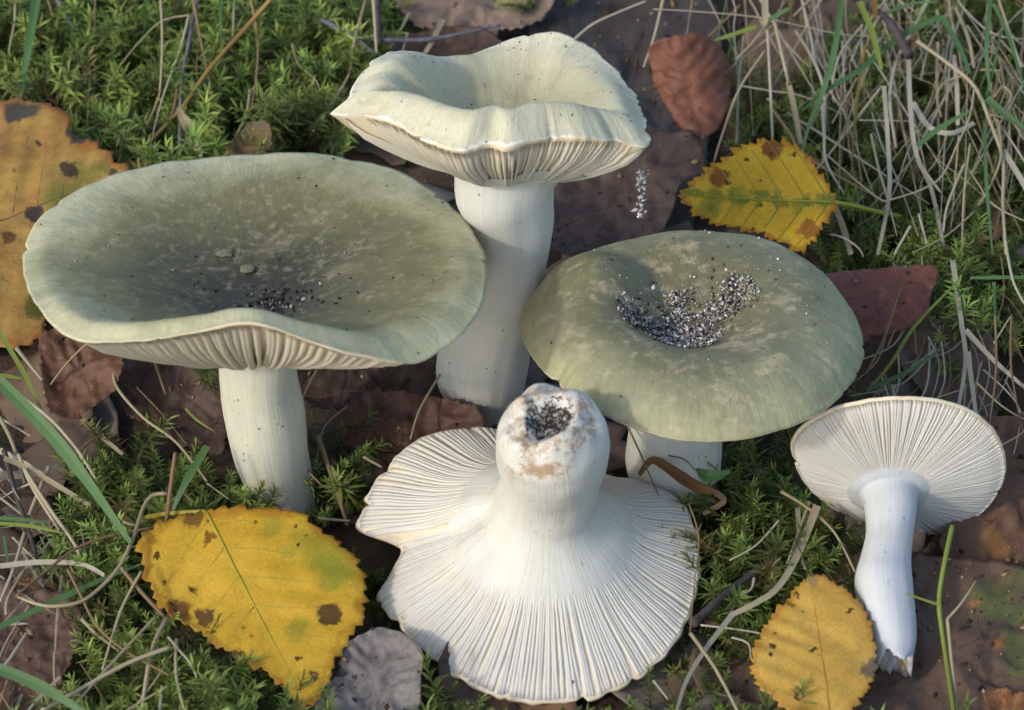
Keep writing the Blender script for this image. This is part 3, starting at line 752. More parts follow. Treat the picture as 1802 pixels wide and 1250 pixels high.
dead('reddish brown curled leaf standing beside dark flat leaf', [(1143, 80), (1185, 66), (1240, 60), (1280, 90), (1285, 150), (1268, 220), (1235, 245), (1200, 225), (1160, 160), (1145, 115)], (1235, 245), (1180, 66), 1.2, (0.1, 0.9), ('6e4636', '7a4f3c', '5c3a2c'), 12, curl=(-0.8, 0.1), rumple=0.1, nvein=6, serr=(20, .04))
dead('pale grey-brown leaf with toothed edge above the wavy cap', [(690, -30), (800, -50), (900, -40), (985, -20), (960, 30), (925, 55), (880, 60), (865, 90), (830, 60), (770, 62), (730, 50), (700, 20)], (980, -30), (700, 10), 1.1, (0.0, 0.5), ('8a7766', '76665a', '9d8a76'), 13, serr=(36, .12), vm=vGrey)
dead('broad brown leaf lying beneath the wavy cap beside small twig', [(660, 70), (760, 60), (860, 70), (900, 130), (800, 160), (700, 150), (640, 120)], (640, 100), (900, 120), 0.6, (0, 0.1), ('5a4638', '4a392f', '6a5344'), 14)
dead('mottled brown leaf with torn edge below the yellow striped leaf', [(980, 330), (1060, 300), (1130, 245), (1220, 250), (1240, 300), (1200, 330), (1160, 420), (1060, 440), (975, 455), (960, 380)], (960, 420), (1235, 270), 0.7, (0, 0.18), ('55453c', '463832', '6d5a4e'), 15, curl=(0.25, .1), serr=(30, .06))
dead('smooth chestnut brown leaf sticking out behind the olive cap', [(1440, 480), (1500, 476), (1580, 470), (1640, 468), (1650, 490), (1638, 520), (1630, 560), (1580, 578), (1520, 590), (1460, 600), (1420, 560)], (1420, 545), (1650, 490), 1.4, (-0.05, 0.5), ('74483a', '65403a', '8a5c44'), 16, serr=(0, 0), rumple=0.08, rough=0.4, curl=(-0.25, 0))
dead('grey dry leaf tucked under the large yellow leaf', [(640, 1120), (680, 1108), (720, 1130), (745, 1160), (742, 1200), (730, 1262), (640, 1275), (565, 1270), (560, 1240), (590, 1190), (610, 1140)], (640, 1275), (690, 1108), 0.55, (0, 0.3), ('8a8580', '6c6664', '4c4744'), 17, rumple=0.12, serr=(0, 0), vm=vGrey, dk=[(590, 1185, .2, '2a2420'), (620, 1190, .08, '2a2420')])
dead('large purple-brown leaf with green blotches under the small mushroom', [(1460, 1010), (1540, 985), (1640, 990), (1760, 1000), (1850, 1040), (1880, 1150), (1840, 1290), (1700, 1320), (1560, 1300), (1470, 1260), (1440, 1150)], (1470, 1260), (1860, 1060), 0.15, (0, 0.04), ('685344', '58463a', '7a6656'), 18, rumple=0.14, serr=(0, 0), green='5c6b34', grs=[(1745, 1060, .55), (1790, 1080, .4), (1780, 1130, .4), (1800, 1170, .55), (1790, 1030, .4)], dk=[(1715, 1065, .18, '94623c'), (1760, 1140, .2, '8f5e36')])
dead('reddish brown leaf with upturned edge behind the small mushroom', [(1690, 760), (1760, 740), (1850, 735), (1900, 850), (1870, 960), (1800, 1000), (1740, 1010), (1690, 1000), (1650, 960), (1690, 900), (1700, 830)], (1880, 780), (1670, 1000), 0.75, (-0.05, 0.35), ('6a4e3c', '5a4232', '80624c'), 19, rumple=0.2, serr=(0, 0), dk=[(1750, 960, .45, '7d5a36')])
dead('brown crumpled leaf under the rim of the wide cap', [(80, 600), (150, 590), (215, 610), (215, 680), (170, 720), (130, 745), (90, 730), (75, 660)], (90, 740), (200, 600), 0.9, (0.0, 0.4), ('6b4b36', '573c2e', '83614a'), 20, curl=(0.4, 0.2), rumple=0.25)
dead('dark brown folded leaf beside the stem of the wide mushroom', [(190, 660), (260, 640), (330, 650), (395, 690), (400, 760), (390, 810), (330, 790), (270, 760), (220, 730)], (200, 680), (395, 780), 0.45, (0, 0.15), ('5b463b', '4b3a33', '6f5a4e'), 21, curl=(0.3, 0.2), rumple=0.3)
dead('dark decaying leaf flat on the ground between two stems', [(530, 690), (600, 655), (700, 640), (790, 650), (800, 700), (760, 730), (680, 735), (600, 730), (545, 725)], (530, 705), (795, 680), 0.4, (0, 0.2), ('493831', '3b2e2a', '5f4c42'), 22, curl=(0.25, 0.2), rumple=0.25)
dead('curled reddish leaf layer in front of the tall stem', [(590, 745), (660, 705), (740, 710), (830, 735), (850, 770), (760, 790), (680, 800), (610, 790)], (590, 770), (850, 755), 0.45, (0, 0.25), ('5d4136', '4c362e', '7d5a4a'), 23, curl=(0.35, 0.3), rumple=0.3)
dead('brown weathered leaf under dry stalks and the wide green blade', [(-30, 1060), (60, 1055), (130, 1070), (150, 1120), (110, 1200), (80, 1280), (-30, 1290)], (-30, 1280), (140, 1080), 0.45, (0, 0.15), ('5a463b', '6a5142', '4c3b33'), 24, rumple=0.25)
dead('grey-brown leaf lying between the olive cap and brown leaf', [(1590, 590), (1650, 570), (1730, 600), (1760, 680), (1740, 760), (1680, 740), (1620, 690), (1580, 640)], (1590, 600), (1745, 740), 0.5, (0, 0.15), ('6a5a4e', '5a4b42', '7c6a5c'), 25, rumple=0.2)
dead('small ochre leaf scrap peeping over the back rim of wide cap', [(400, 270), (430, 225), (470, 220), (480, 262), (440, 285)], (420, 275), (460, 222), 1.6, (0, 0.6), ('5e4e30', '4c4830', '50542e'), 26, nvein=3, serr=(10, .05))
dead('small ochre brown ragged leaf beside the purple-brown leaf', [(1735, 1220), (1790, 1222), (1840, 1235), (1850, 1290), (1760, 1300), (1738, 1262)], (1840, 1290), (1740, 1225), 0.6, (0, 0.2), ('8a5f3a', '744c30', '9c7048'), 27, nvein=3, serr=(14, .07))

# loose litter under and around all that: shed leaf pieces
lit_mats = [plain_mat('litter_%d' % i, a, b, 0.75, 120, rnd=0.5, c3=c) for i, (a, b, c) in enumerate([('584638', '6a5543', '7a6654'), ('483b34', '58483e', '64523f'), ('765642', '634a37', '86684e'), ('776b60', '655a50', '867a6e')])]
def litter_piece(x, y, r, i, z, idx):
    rr = random.Random(i); m = 22; asp = rr.uniform(0.5, 0.9); rot = rr.uniform(0, 6.3); tx, ty = rr.uniform(-.3, .3), rr.uniform(-.2, .4); cv = rr.uniform(-0.1, 0.5)
    V = []; F = []
    V.append((x, y, z))
    for s in (0.4, 0.75, 1.0):
        for k in range(m):
            th = 2 * math.pi * k / m; rad = r * s * (1 + (0.5 * nz(math.cos(th) * 1.6 + i, math.sin(th) * 1.6, 0) + 0.35 * nz(math.cos(th) * 5, math.sin(th) * 5 + i, 0)))
            u = math.cos(th) * rad; v = math.sin(th) * rad * asp
            xx = u * math.cos(rot) - v * math.sin(rot); yy = u * math.sin(rot) + v * math.cos(rot)
            V.append((x + xx, y + yy, z + tx * xx + ty * yy + cv * v * v / r + 0.15 * nz(x + xx, y + yy, i, 1.2)))
    F = [(0, 1 + k, 1 + (k + 1) % m) for k in range(m)]
    for j in range(2):
        for k in range(m):
            a = 1 + j * m + k; b = 1 + j * m + (k + 1) % m; F.append((a, a + m, b + m, b))
    o = mk('leaf_scrap', V, F, lit_mats[idx], None, origin=(x, y, z))
    md = o.modifiers.new('thickness', 'SOLIDIFY'); md.thickness = 0.0002; md.offset = -1
    tag(o, 'small brown dead leaf scrap lying in the dark litter', 'leaf scrap', 'brown leaf scraps of the litter')
for i in range(210):
    px = random.uniform(-120, 1920); py = random.uniform(-80, 1330)
    if any(inpoly(px, py, q) for q in LEAF_POLYS): continue
    p = PZ(px, py, 0.0); litter_piece(p[0], p[1], random.uniform(0.5, 1.5), 100 + i, gh(p[0], p[1]) + random.uniform(0.12, 0.35), random.choice([0, 0, 1, 1, 2, 3]))

# ================================================================== STRAW, GRASS, TWIGS
CR = {1: (0, 0, 2.977), 2: (550, 0, 2.574), 3: (1150, 0, 2.764), 4: (0, 400, 2.772), 6: (1150, 420, 2.604), 7: (0, 800, 2.772), 8: (550, 660, 2.119), 9: (1150, 800, 2.764)}
straw_m = [plain_mat('straw_%d' % i, a, b, 0.55, 90, rnd=0.6, c3=c, trans=0.1, bump=0.1) for i, (a, b, c) in enumerate([('a09274', '84775c', 'b0a488'), ('a59d88', '8a8370', 'b5ae9a'), ('80664a', '8a7252', '6a5038')])]
grass_m = [plain_mat('grass_%d' % i, a, b, 0.5, 60, trans=0.25, bump=0.1) for i, (a, b) in enumerate([('58784a', '48683c'), ('7b8a3a', '6c7c34'), ('6a6a2c', '7d6030')])]
twig_m = plain_mat('twig_bark', '4e4a4c', '6a6a74', 0.8, 260, bump=0.6)
twig_d = plain_mat('twig_dark', '35302e', '4c4644', 0.85, 260, bump=0.8)
LBL = {'s': ('dry_grass_stalk', 'grass stalk'), 'g': ('grass_blade', 'grass blade'), 't': ('twig', 'twig')}
def join(child, parent, name):
    child.parent = parent; child.location = child.location - parent.location; child.name = name
    for k in ('label', 'category', 'group'):
        if k in child: del child[k]
def strand(cr, pts, wpx, z, kind, mat, label, group=None, flat=None, taper=(1.0, 0.6), hump=0.0, name=None, cat=None, rough=0.0, twist=None):
    x0, y0, k = CR[cr]; n = len(pts)
    zs = np.interp(np.linspace(0, 1, n), np.linspace(0, 1, len(z)), z) if isinstance(z, (tuple, list)) else np.full(n, z)
    Q = np.array([PZ(x0 + x / k, y0 + y / k, zz) for (x, y), zz in zip(pts, zs)])
    m = max(12, 5 * n); P = crom(Q, m)
    for i in range(m): P[i, 2] += hump * math.sin(math.pi * i / (m - 1))
    wd = wpx / k * cmpp(P[0]); tp = np.interp(np.linspace(0, 1, m), np.linspace(0, 1, len(taper)), taper)
    if flat is None: flat = kind == 'g'
    if flat: V, F = ribbon(P, wd * tp, fold=0.3, twist=random.uniform(-.5, .5) if twist is None else twist)
    else:
        r = wd * tp / 2
        if rough: r = r * np.array([1 + rough * random.uniform(-1, 1) for _ in range(m)])
        V, F = tube(P, r, 6)
    o = mk(name or LBL[kind][0], V, F, mat, None, origin=P[0], smooth=not flat); tag(o, label, cat or LBL[kind][1], group); return o
GU = 'dry stalks tangled over the moss behind the yellow striped leaf'
LU = 'thin straw-coloured dry stalk in the tangle behind the yellow striped leaf'
s3 = [([(0, 45), (250, 60), (540, 90), (900, 165), (1100, 180)], 8, (2.6, 2.2), 1), ([(555, 150), (570, 450), (580, 680)], 18, (2.5, 1.0), 1), ([(590, 110), (640, 330), (660, 410)], 22, (2.6, 1.9), 0), ([(655, 400), (690, 560), (715, 700)], 34, (1.9, 1.0), 0),
      ([(540, 250), (420, 430), (340, 640), (290, 800)], 16, (2.3, 0.9), 0), ([(440, 180), (415, 400), (405, 700)], 18, (2.0, 0.8), 1), ([(690, 150), (760, 260), (820, 400), (835, 560), (825, 800)], 20, (2.2, 0.8), 1), ([(1110, 420), (980, 590), (800, 820)], 18, (2.0, 1.2), 0),
      ([(1120, 420), (1140, 700), (1145, 950), (1090, 1240)], 26, (2.4, 1.0), 1), ([(1240, 280), (1250, 560), (1280, 760), (1350, 920), (1410, 1200)], 28, (2.2, 1.0), 1), ([(1280, 200), (1420, 300), (1560, 420), (1640, 600), (1700, 780), (1700, 1000), (1715, 1240)], 24, (2.6, 1.2), 0),
      ([(1560, 430), (1540, 560), (1480, 700), (1380, 880), (1160, 970), (1080, 955), (850, 760)], 12, (2.3, 1.4), 0), ([(1000, 585), (1260, 590)], 8, 1.8, 1), ([(990, 380), (870, 600)], 14, (1.9, 1.4), 0), ([(1020, 120), (910, 260), (870, 420), (880, 500)], 14, (2.1, 1.3), 1), ([(1470, 40), (1530, 180), (1560, 330)], 24, (2.0, 1.8), 0),
      ([(1180, 300), (1150, 480), (1180, 720)], 22, (1.9, 1.2), 1), ([(1510, 370), (1420, 400), (1380, 470), (1400, 570)], 12, (2.0, 1.5), 0), ([(1260, 500), (1340, 620), (1450, 650), (1560, 600)], 34, (1.5, 1.6), 1), ([(1540, 700), (1510, 950), (1500, 1240)], 12, (2.0, 1.2), 0), ([(1700, 730), (1802, 900), (1850, 1000)], 34, (1.7, 1.5), 1),
      ([(870, 980), (920, 1100), (960, 1240)], 36, (1.3, 0.8), 0), ([(1280, 780), (1400, 940)], 18, (1.7, 1.4), 1), ([(1290, 1040), (1330, 1190)], 16, (1.5, 1.1), 1), ([(1510, 800), (1430, 1000), (1410, 1130)], 16, (1.9, 1.3), 1), ([(1250, 1100), (1170, 1240)], 18, (1.4, 1.0), 1), ([(760, 0), (680, 80)], 14, (2.4, 2.1), 0),
      ([(590, 160), (430, 290)], 12, (2.3, 1.9), 0), ([(555, 110), (480, 210), (400, 290)], 16, (2.5, 2.0), 0), ([(540, -40), (545, 130)], 40, (2.6, 2.4), 0), ([(610, 170), (700, 270), (760, 330)], 12, (2.2, 1.6), 1), ([(1300, 390), (1330, 260), (1370, 160)], 14, (1.8, 2.2), 0), ([(1460, 270), (1475, 420), (1480, 610)], 26, (2.0, 1.4), 1), ([(1590, 340), (1700, 345)], 12, 2.1, 0), ([(1640, 560), (1740, 590), (1802, 680)], 14, (2.0, 1.6), 0), ([(1680, 590), (1690, 760), (1640, 900), (1580, 1000)], 14, (2.0, 1.3), 0),
      ([(860, 1140), (930, 1160), (1000, 1210), (1020, 1250)], 14, (1.5, 1.2), 1), ([(1560, 1030), (1420, 1150), (1260, 1230)], 10, (1.6, 1.4), 0), ([(1660, 470), (1700, 420), (1740, 470), (1700, 540)], 12, (2.1, 1.9), 0), ([(1680, 0), (1720, 120), (1790, 330)], 14, (2.6, 2.0), 0), ([(1490, 20), (1600, 130), (1700, 180), (1802, 190)], 10, (2.4, 2.2), 1), ([(1340, 0), (1280, 110), (1200, 260)], 16, (2.4, 1.8), 1), ([(1130, 0), (1060, 90), (1010, 190), (960, 300)], 14, (2.5, 1.9), 1)]
for pts, wd, z, mi in s3: strand(3, pts, wd * 0.82, z, 's', straw_m[mi], LU, GU, flat=wd > 25, taper=(1, 1, 0.8))
# more of the same tangle, seen only as thin stalks between the traced ones
rs = random.Random(31)
for i in range(300):
    x = rs.uniform(180, 1900); y = rs.uniform(-250, 1000)
    if x < 900 and y > 600: continue
    an = rs.gauss(math.pi / 2, 0.42); L = rs.uniform(380, 1050); bend = rs.choice([0, 0, rs.uniform(-.6, .6)]); j = rs.uniform(.3, .8)
    mx, my = x + math.cos(an) * L * j, y + math.sin(an) * L * j
    pts = [(x, y), ((x + mx) / 2 + rs.gauss(0, 8), (y + my) / 2), (mx, my), (mx + math.cos(an + bend) * L * (1 - j), my + math.sin(an + bend) * L * (1 - j))]
    if pts[-1][0] < 850 and pts[-1][1] > 690: continue
    if pts[-1][1] > 1180: continue
    wd = rs.choice([5, 5, 6, 7, 8, 9, 11, 15]); strand(3, pts, wd, (rs.uniform(0.9, 2.0), rs.uniform(0.7, 1.4)), 's', straw_m[rs.choice([0, 0, 1, 1, 2])], LU, GU, taper=(1, .9, .3), flat=rs.random() < .75)
for i in range(40):   # thatch on the right margin
    x = rs.uniform(1540, 1800); y = rs.uniform(430, 760); an = rs.gauss(math.pi / 2, 0.5); L = rs.uniform(80, 200)
    pts = [(x - 1150, y - 420), (x - 1150 + math.cos(an) * L * .5, y - 420 + math.sin(an) * L * .5), (x - 1150 + math.cos(an + .3) * L, y - 420 + math.sin(an + .3) * L)]
    pts = [(a * 2.604, b * 2.604) for a, b in pts]
    strand(6, pts, rs.uniform(6, 14), (rs.uniform(.7, 1.2), rs.uniform(.5, 1.0)), 's', straw_m[rs.choice([0, 1, 2])], 'thin dry stalk in the thatch beside the olive cap', 'dry stalks beside the olive cap')
g3 = [([(920, -30), (880, 250), (820, 460), (760, 600), (725, 740)], 30, (2.9, 1.2), 0), ([(1400, 80), (1200, 180), (1000, 340), (840, 440), (720, 540)], 30, (2.6, 1.8), 0), ([(1000, 10), (1060, 150), (1110, 340)], 32, (2.9, 2.4), 1), ([(385, 170), (340, 380), (270, 560), (190, 750)], 16, (2.2, 0.8), 0), ([(355, 0), (300, 250), (260, 560), (250, 830)], 9, (2.4, 0.8), 0),
      ([(1640, -20), (1620, 250), (1640, 450)], 22, (3.0, 2.2), 0), ([(1650, 20), (1720, 160), (1802, 430)], 20, (3.0, 2.3), 0), ([(1620, 480), (1700, 550), (1820, 640)], 40, (2.4, 2.2), 0), ([(1280, 710), (1400, 620), (1540, 540)], 28, (1.8, 2.2), 0), ([(1400, 80), (1480, 220), (1540, 360)], 30, (2.6, 2.3), 0), ([(500, 130), (350, 180), (270, 205)], 20, (2.6, 2.2), 1), ([(1030, 220), (990, 480), (960, 870)], 14, (2.5, 1.2), 2), ([(560, 100), (660, 40)], 24, (2.6, 2.8), 0), ([(1610, 600), (1620, 900), (1650, 1240)], 18, (2.0, 1.3), 0), ([(1100, 80), (1250, 20), (1380, 10)], 16, (2.7, 2.8), 0), ([(1070, -30), (1080, 100)], 30, (2.9, 2.7), 2), ([(1690, 150), (1650, 350), (1620, 470)], 14, (2.6, 2.1), 0), ([(660, -20), (670, 130)], 14, (2.8, 2.5), 2)]
for pts, wd, z, mi in g3: strand(3, pts, wd, z, 'g', grass_m[mi], 'green grass blade rising through the dry tangle behind the yellow striped leaf', 'green blades in the dry tangle', taper=(0.9, 1, 0.45))
strand(3, [(1050, 0), (1090, 50), (1150, 110), (1190, 170), (1215, 220), (1245, 275)], 52, (2.8, 2.4), 't', twig_d, 'knobbly dark catkin hanging among green blades and straw', None, taper=(0.25, 0.4, 0.9, 1, 1, 0.8), rough=0.25, name='catkin', cat='catkin')
# upper left, over the moss
LA = 'fine dry stalk standing in the moss behind the wide cap'; GA = 'dry stalks in the moss behind the wide cap'
for pts, wd, z, mi in [([(80, 0), (75, 120), (45, 275)], 14, (2.2, 1.6), 0), ([(500, -20), (495, 210)], 12, (2.2, 1.6), 2), ([(840, -20), (850, 200), (840, 450), (820, 540), (700, 830)], 13, (2.8, 1.0), 0), ([(990, 80), (940, 270), (850, 520), (790, 760), (775, 890)], 13, (2.6, 1.0), 1), ([(990, 80), (850, 110), (740, 210), (640, 330), (570, 440)], 9, (2.6, 1.6), 0), ([(1010, -20), (1050, 200), (1100, 430), (1170, 800)], 20, (2.8, 1.0), 2), ([(1310, -20), (1350, 200), (1340, 430), (1310, 590)], 15, (2.6, 1.2), 2), ([(1230, -20), (1220, 190)], 14, (2.4, 2.0), 0), ([(1310, 470), (1290, 600), (1225, 735)], 18, (1.7, 1.0), 0), ([(1800, 450), (1640, 690)], 22, (1.6, 1.0), 0), ([(650, 600), (625, 870)], 16, (1.4, 0.9), 1), ([(470, 420), (455, 700)], 10, (1.6, 1.0), 0), ([(250, 0), (280, 90)], 12, (2.2, 2.0), 2), ([(1050, 150), (1030, 350), (1040, 520), (990, 640)], 10, (2.2, 1.2), 2), ([(930, 450), (900, 600), (800, 720)], 16, (1.8, 1.2), 2), ([(1530, 230), (1560, 330), (1660, 430), (1670, 500)], 10, (1.9, 1.4), 0)]:
    strand(1, pts, wd, z, 's', straw_m[mi], LA, GA)
thick = strand(1, [(1425, -10), (1330, 100), (1100, 360), (950, 570), (700, 830)], 26, (3.0, 1.3), 's', plain_mat('stalk_brown_green', '7a6a32', '8a6a3c', 0.5, 60), 'thick brown stalk with a withered leaf slanting to the rim of the wide cap', None, taper=(1, .9, .8))
flag = strand(1, [(932, 565), (960, 620), (1010, 700), (1058, 832)], 62, (2.0, 1.3), 's', straw_m[0], 'bent beige grass leaf hanging from the thick brown stalk', None, flat=True, taper=(0.4, 1, 0.9, 0.25)); join(flag, thick, 'withered_leaf')
strand(1, [(1035, -20), (985, 250), (950, 450), (940, 855)], 24, (2.6, 1.4), 't', twig_m, 'straight blue-grey twig standing behind the wide cap', None, rough=0.12)
strand(1, [(290, -20), (350, 90), (400, 170)], 22, (2.0, 1.6), 't', twig_m, 'short blue-grey twig in the moss above the orange leaf', None, rough=0.12)
strand(1, [(195, -20), (150, 250), (105, 520)], 50, (2.6, 1.6), 'g', grass_m[0], 'broad bluish green blade standing over the orange leaf', None, taper=(1, .8, .3))
strand(1, [(1160, -20), (1155, 140), (1180, 220)], 20, (2.6, 2.2), 'g', grass_m[0], 'short green blade among stalks in the back moss', None, taper=(1, .7, .2))
strand(2, [(40, 90), (190, 170), (280, 245)], 26, (1.9, 1.7), 't', twig_m, 'blue-grey twig slanting to the pointed lobe of the wavy cap', None, rough=0.12)
strand(2, [(220, 178), (400, 182), (560, 175), (850, 115)], 22, (1.7, 1.6), 't', twig_m, 'thin level twig lying across leaf behind the wavy cap', None, rough=0.12, taper=(1, .9, .6))
strand(2, [(290, -20), (302, 200)], 30, (2.4, 1.7), 't', twig_d, 'dark upright twig crossing the level twig behind the wavy cap', None, rough=0.1)
GB = 'stalks around the wavy cap'; LB = 'thin pale stalk lying on the leaves around the wavy cap'
for pts, wd, z, mi in [([(275, -20), (290, 240)], 18, (2.6, 1.8), 0), ([(1180, 185), (1270, 110), (1400, 50), (1510, 5)], 12, (1.6, 2.4), 1), ([(1590, -10), (1550, 160), (1500, 305)], 16, (2.6, 1.8), 0), ([(240, 0), (180, 230), (160, 350), (0, 610)], 14, (2.2, 0.9), 0), ([(440, 60), (380, 170), (350, 220)], 16, (1.7, 1.4), 0), ([(590, 90), (540, 190), (510, 240)], 30, (1.6, 1.4), 0), ([(430, 150), (410, 230)], 14, (1.6, 1.4), 1)]:
    strand(2, pts, wd, z, 's', straw_m[mi], LB, GB, flat=wd > 25)
# left and lower left
GL = 'dry stalks beside the large yellow leaf'; LL = 'dry straw stalk lying in the tangle beside the large yellow leaf'
for pts, wd, z, mi in [([(120, 70), (240, 260), (360, 430), (390, 500)], 20, (1.6, 1.2), 0), ([(20, 20), (120, 60), (260, 140), (440, 250)], 26, (1.8, 1.2), 0), ([(0, 545), (200, 525), (400, 535), (510, 590)], 26, (1.6, 1.5), 1), ([(815, 190), (720, 220), (640, 430), (580, 550), (500, 640), (400, 715), (280, 740), (180, 730), (80, 690)], 20, (2.0, 1.7), 0), ([(80, 690), (200, 590), (370, 460), (560, 390), (780, 350), (960, 290)], 16, (1.8, 1.5), 2), ([(590, 550), (680, 660), (800, 790)], 22, (2.0, 1.4), 2), ([(690, 570), (590, 760), (500, 1050)], 14, (1.9, 1.4), 0), ([(760, 790), (480, 1090), (360, 1230)], 16, (1.7, 1.5), 0), ([(830, 940), (620, 1020), (400, 1140), (200, 1250)], 22, (1.7, 1.5), 0), ([(810, 800), (740, 960), (690, 1260)], 24, (1.5, 1.4), 0), ([(330, 560), (400, 700), (470, 830), (600, 950), (830, 1080)], 12, (1.9, 1.5), 2), ([(120, 380), (70, 550), (0, 720)], 20, (1.5, 1.3), 1), ([(90, 0), (160, 160), (290, 370)], 20, (1.5, 1.2), 0), ([(860, 900), (860, 1080), (900, 1250)], 16, (1.5, 1.3), 0), ([(820, 890), (870, 950), (930, 1020), (960, 1090)], 12, (1.6, 1.4), 1), ([(0, 1060), (60, 980), (130, 870)], 20, (1.2, 1.2), 1), ([(820, 1130), (700, 1200), (600, 1260)], 14, (1.5, 1.4), 0), ([(0, 100), (90, 100), (310, 60)], 40, (1.3, 1.0), 1), ([(240, 60), (140, 300)], 24, (1.4, 1.2), 0), ([(30, 780), (40, 700), (120, 560)], 16, (1.4, 1.3), 0), ([(650, 1240), (760, 1100), (820, 1000)], 12, (1.4, 1.4), 0), ([(0, 830), (140, 825)], 14, 1.2, 1), ([(580, 290), (610, 330), (660, 345)], 16, (1.6, 1.5), 0), ([(780, 1250), (790, 1130)], 14, (1.4, 1.4), 1)]:
    strand(7, pts, wd, z, 's', straw_m[mi], LL, GL, flat=wd > 24, taper=(1, 1, .8))
for pts, wd, z, mi in [([(440, 555), (330, 660), (200, 830)], 14, (2.6, 1.0), 0), ([(555, 680), (570, 780), (700, 930), (860, 1050), (1010, 1240)], 18, (1.6, 1.2), 0), ([(745, 630), (810, 820)], 16, (1.2, 0.8), 2), ([(0, 930), (60, 1050), (120, 1250)], 24, (1.2, 1.2), 0), ([(80, 590), (210, 750)], 24, (1.3, 0.9), 1), ([(80, 810), (240, 930), (380, 1090), (480, 1250)], 22, (1.4, 1.3), 1), ([(350, 900), (480, 1010), (600, 1110)], 28, (1.0, 0.9), 0), ([(665, 780), (780, 900), (910, 1060)], 9, (1.2, 1.0), 2), ([(1010, 1250), (1120, 1330)], 10, 1.2, 0), ([(0, 1090), (150, 1170), (260, 1250)], 30, (1.2, 1.3), 1), ([(0, 930), (150, 1020)], 14, (1.0, 1.1), 0), ([(510, 1010), (430, 1050), (370, 1110)], 14, (1.0, 0.9), 2)]:
    strand(4, pts, wd, z, 's', straw_m[mi], 'dry stalk among leaves under the wide cap', 'dry stalks under the wide cap', flat=wd > 24)
for i in range(48):
    x = rs.uniform(-120, 420); y = rs.uniform(0, 1250)
    if y < 250 and x > 300: continue
    an = rs.choice([rs.gauss(0.7, .5), rs.gauss(2.3, .5), rs.gauss(1.5, .5)]); L = rs.uniform(150, 480)
    pts = [(x, y), (x + math.cos(an) * L * .5 + rs.gauss(0, 14), y + math.sin(an) * L * .5), (x + math.cos(an) * L, y + math.sin(an) * L)]
    if pts[-1][0] > 650: continue
    strand(7, pts, rs.choice([6, 7, 9, 12, 16]), (rs.uniform(.8, 1.5), rs.uniform(.7, 1.3)), 's', straw_m[rs.choice([0, 1, 1, 2])], LL, GL, taper=(1, .9, .3), flat=rs.random() < .7)
strand(7, [(855, -10), (830, 180), (808, 365)], 24, (2.8, 1.5), 's', straw_m[2], 'upright orange-brown cut stalk behind the large yellow leaf', None, taper=(.8, 1, 1))
strand(4, [(1550, 690), (1480, 830), (1440, 960), (1480, 1150), (1570, 1260)], 16, (1.2, 0.9), 's', straw_m[2], 'brown wiry stalk hugging the stem of the wide mushroom', None)
strand(4, [(1700, 870), (1580, 980), (1540, 1180)], 9, (0.9, 0.8), 's', straw_m[0], 'thin arched stalk between the stems of the wide and tall mushrooms', None)
strand(8, [(20, 230), (80, 400), (130, 560)], 22, (0.9, 0.8), 's', straw_m[2], 'flat dull brown stalk beside the foot of the wide mushroom', None)
strand(8, [(475, 0), (400, 130), (365, 240)], 12, (1.4, 0.9), 's', straw_m[0], 'pale stalk in front of the foot of the tall mushroom', None)
strand(8, [(20, 535), (140, 545)], 14, (0.9, 0.9), 's', straw_m[0], 'short pale stalk end touching the rim of the upturned mushroom', None)
strand(8, [(190, 305), (260, 345)], 14, (0.9, 0.8), 's', straw_m[0], 'short pale stalk behind the notched lobe of the upturned mushroom', None)
strand(8, [(1170, 180), (1230, 310), (1290, 450)], 9, (2.2, 1.8), 's', straw_m[2], 'thin brown stalk crossing the stem of the olive mushroom', None)
GG = 'green blades near the large yellow leaf'
for cr, pts, wd, z, mi, lab in [(4, [(-60, 700), (0, 755), (250, 1010), (430, 1240), (640, 1540)], 66, (3.0, 2.0), 0, 'broad long green blade slanting down beside the large yellow leaf'), (7, [(1010, -40), (900, 150), (840, 280)], 40, (2.0, 1.3), 0, 'green blade standing behind the large yellow leaf'), (7, [(-20, 310), (120, 320), (235, 335)], 22, (1.6, 1.5), 0, 'short bluish green blade level with the yellow leaf stalk'), (7, [(-20, 850), (300, 700), (500, 610), (690, 535)], 32, (1.7, 1.7), 0, 'green blade reaching right to the edge of the large yellow leaf'), (7, [(-20, 1040), (200, 1130), (420, 1262)], 60, (2.2, 1.8), 0, 'wide green blade crossing the brown weathered leaf'), (7, [(-20, 335), (150, 350), (310, 385)], 20, (1.7, 1.6), 1, 'yellowish green thin blade beside the green one level with leaf stalk'), (4, [(-10, 500), (120, 720), (215, 920)], 24, (1.8, 1.2), 1, 'narrow green blade below the orange leaf'), (4, [(-10, 720), (110, 738)], 18, (1.6, 1.5), 1, 'short green blade tip below the orange leaf'), (4, [(905, 885), (960, 940), (1045, 995)], 14, (1.3, 1.2), 1, 'tiny green blade beside the stem of the wide mushroom'), (7, [(20, 400), (40, 530)], 16, (1.4, 1.3), 0, 'tiny upright green blade among straw beside the dark twig')]:
    strand(cr, pts, wd, z, 'g', grass_m[mi], lab, GG, taper=(.9, 1, .35))
strand(7, [(20, -20), (80, 200), (150, 400), (225, 690)], 28, (1.4, 1.1), 't', twig_d, 'dark weathered twig under the straw below the orange leaf', None, rough=0.15)
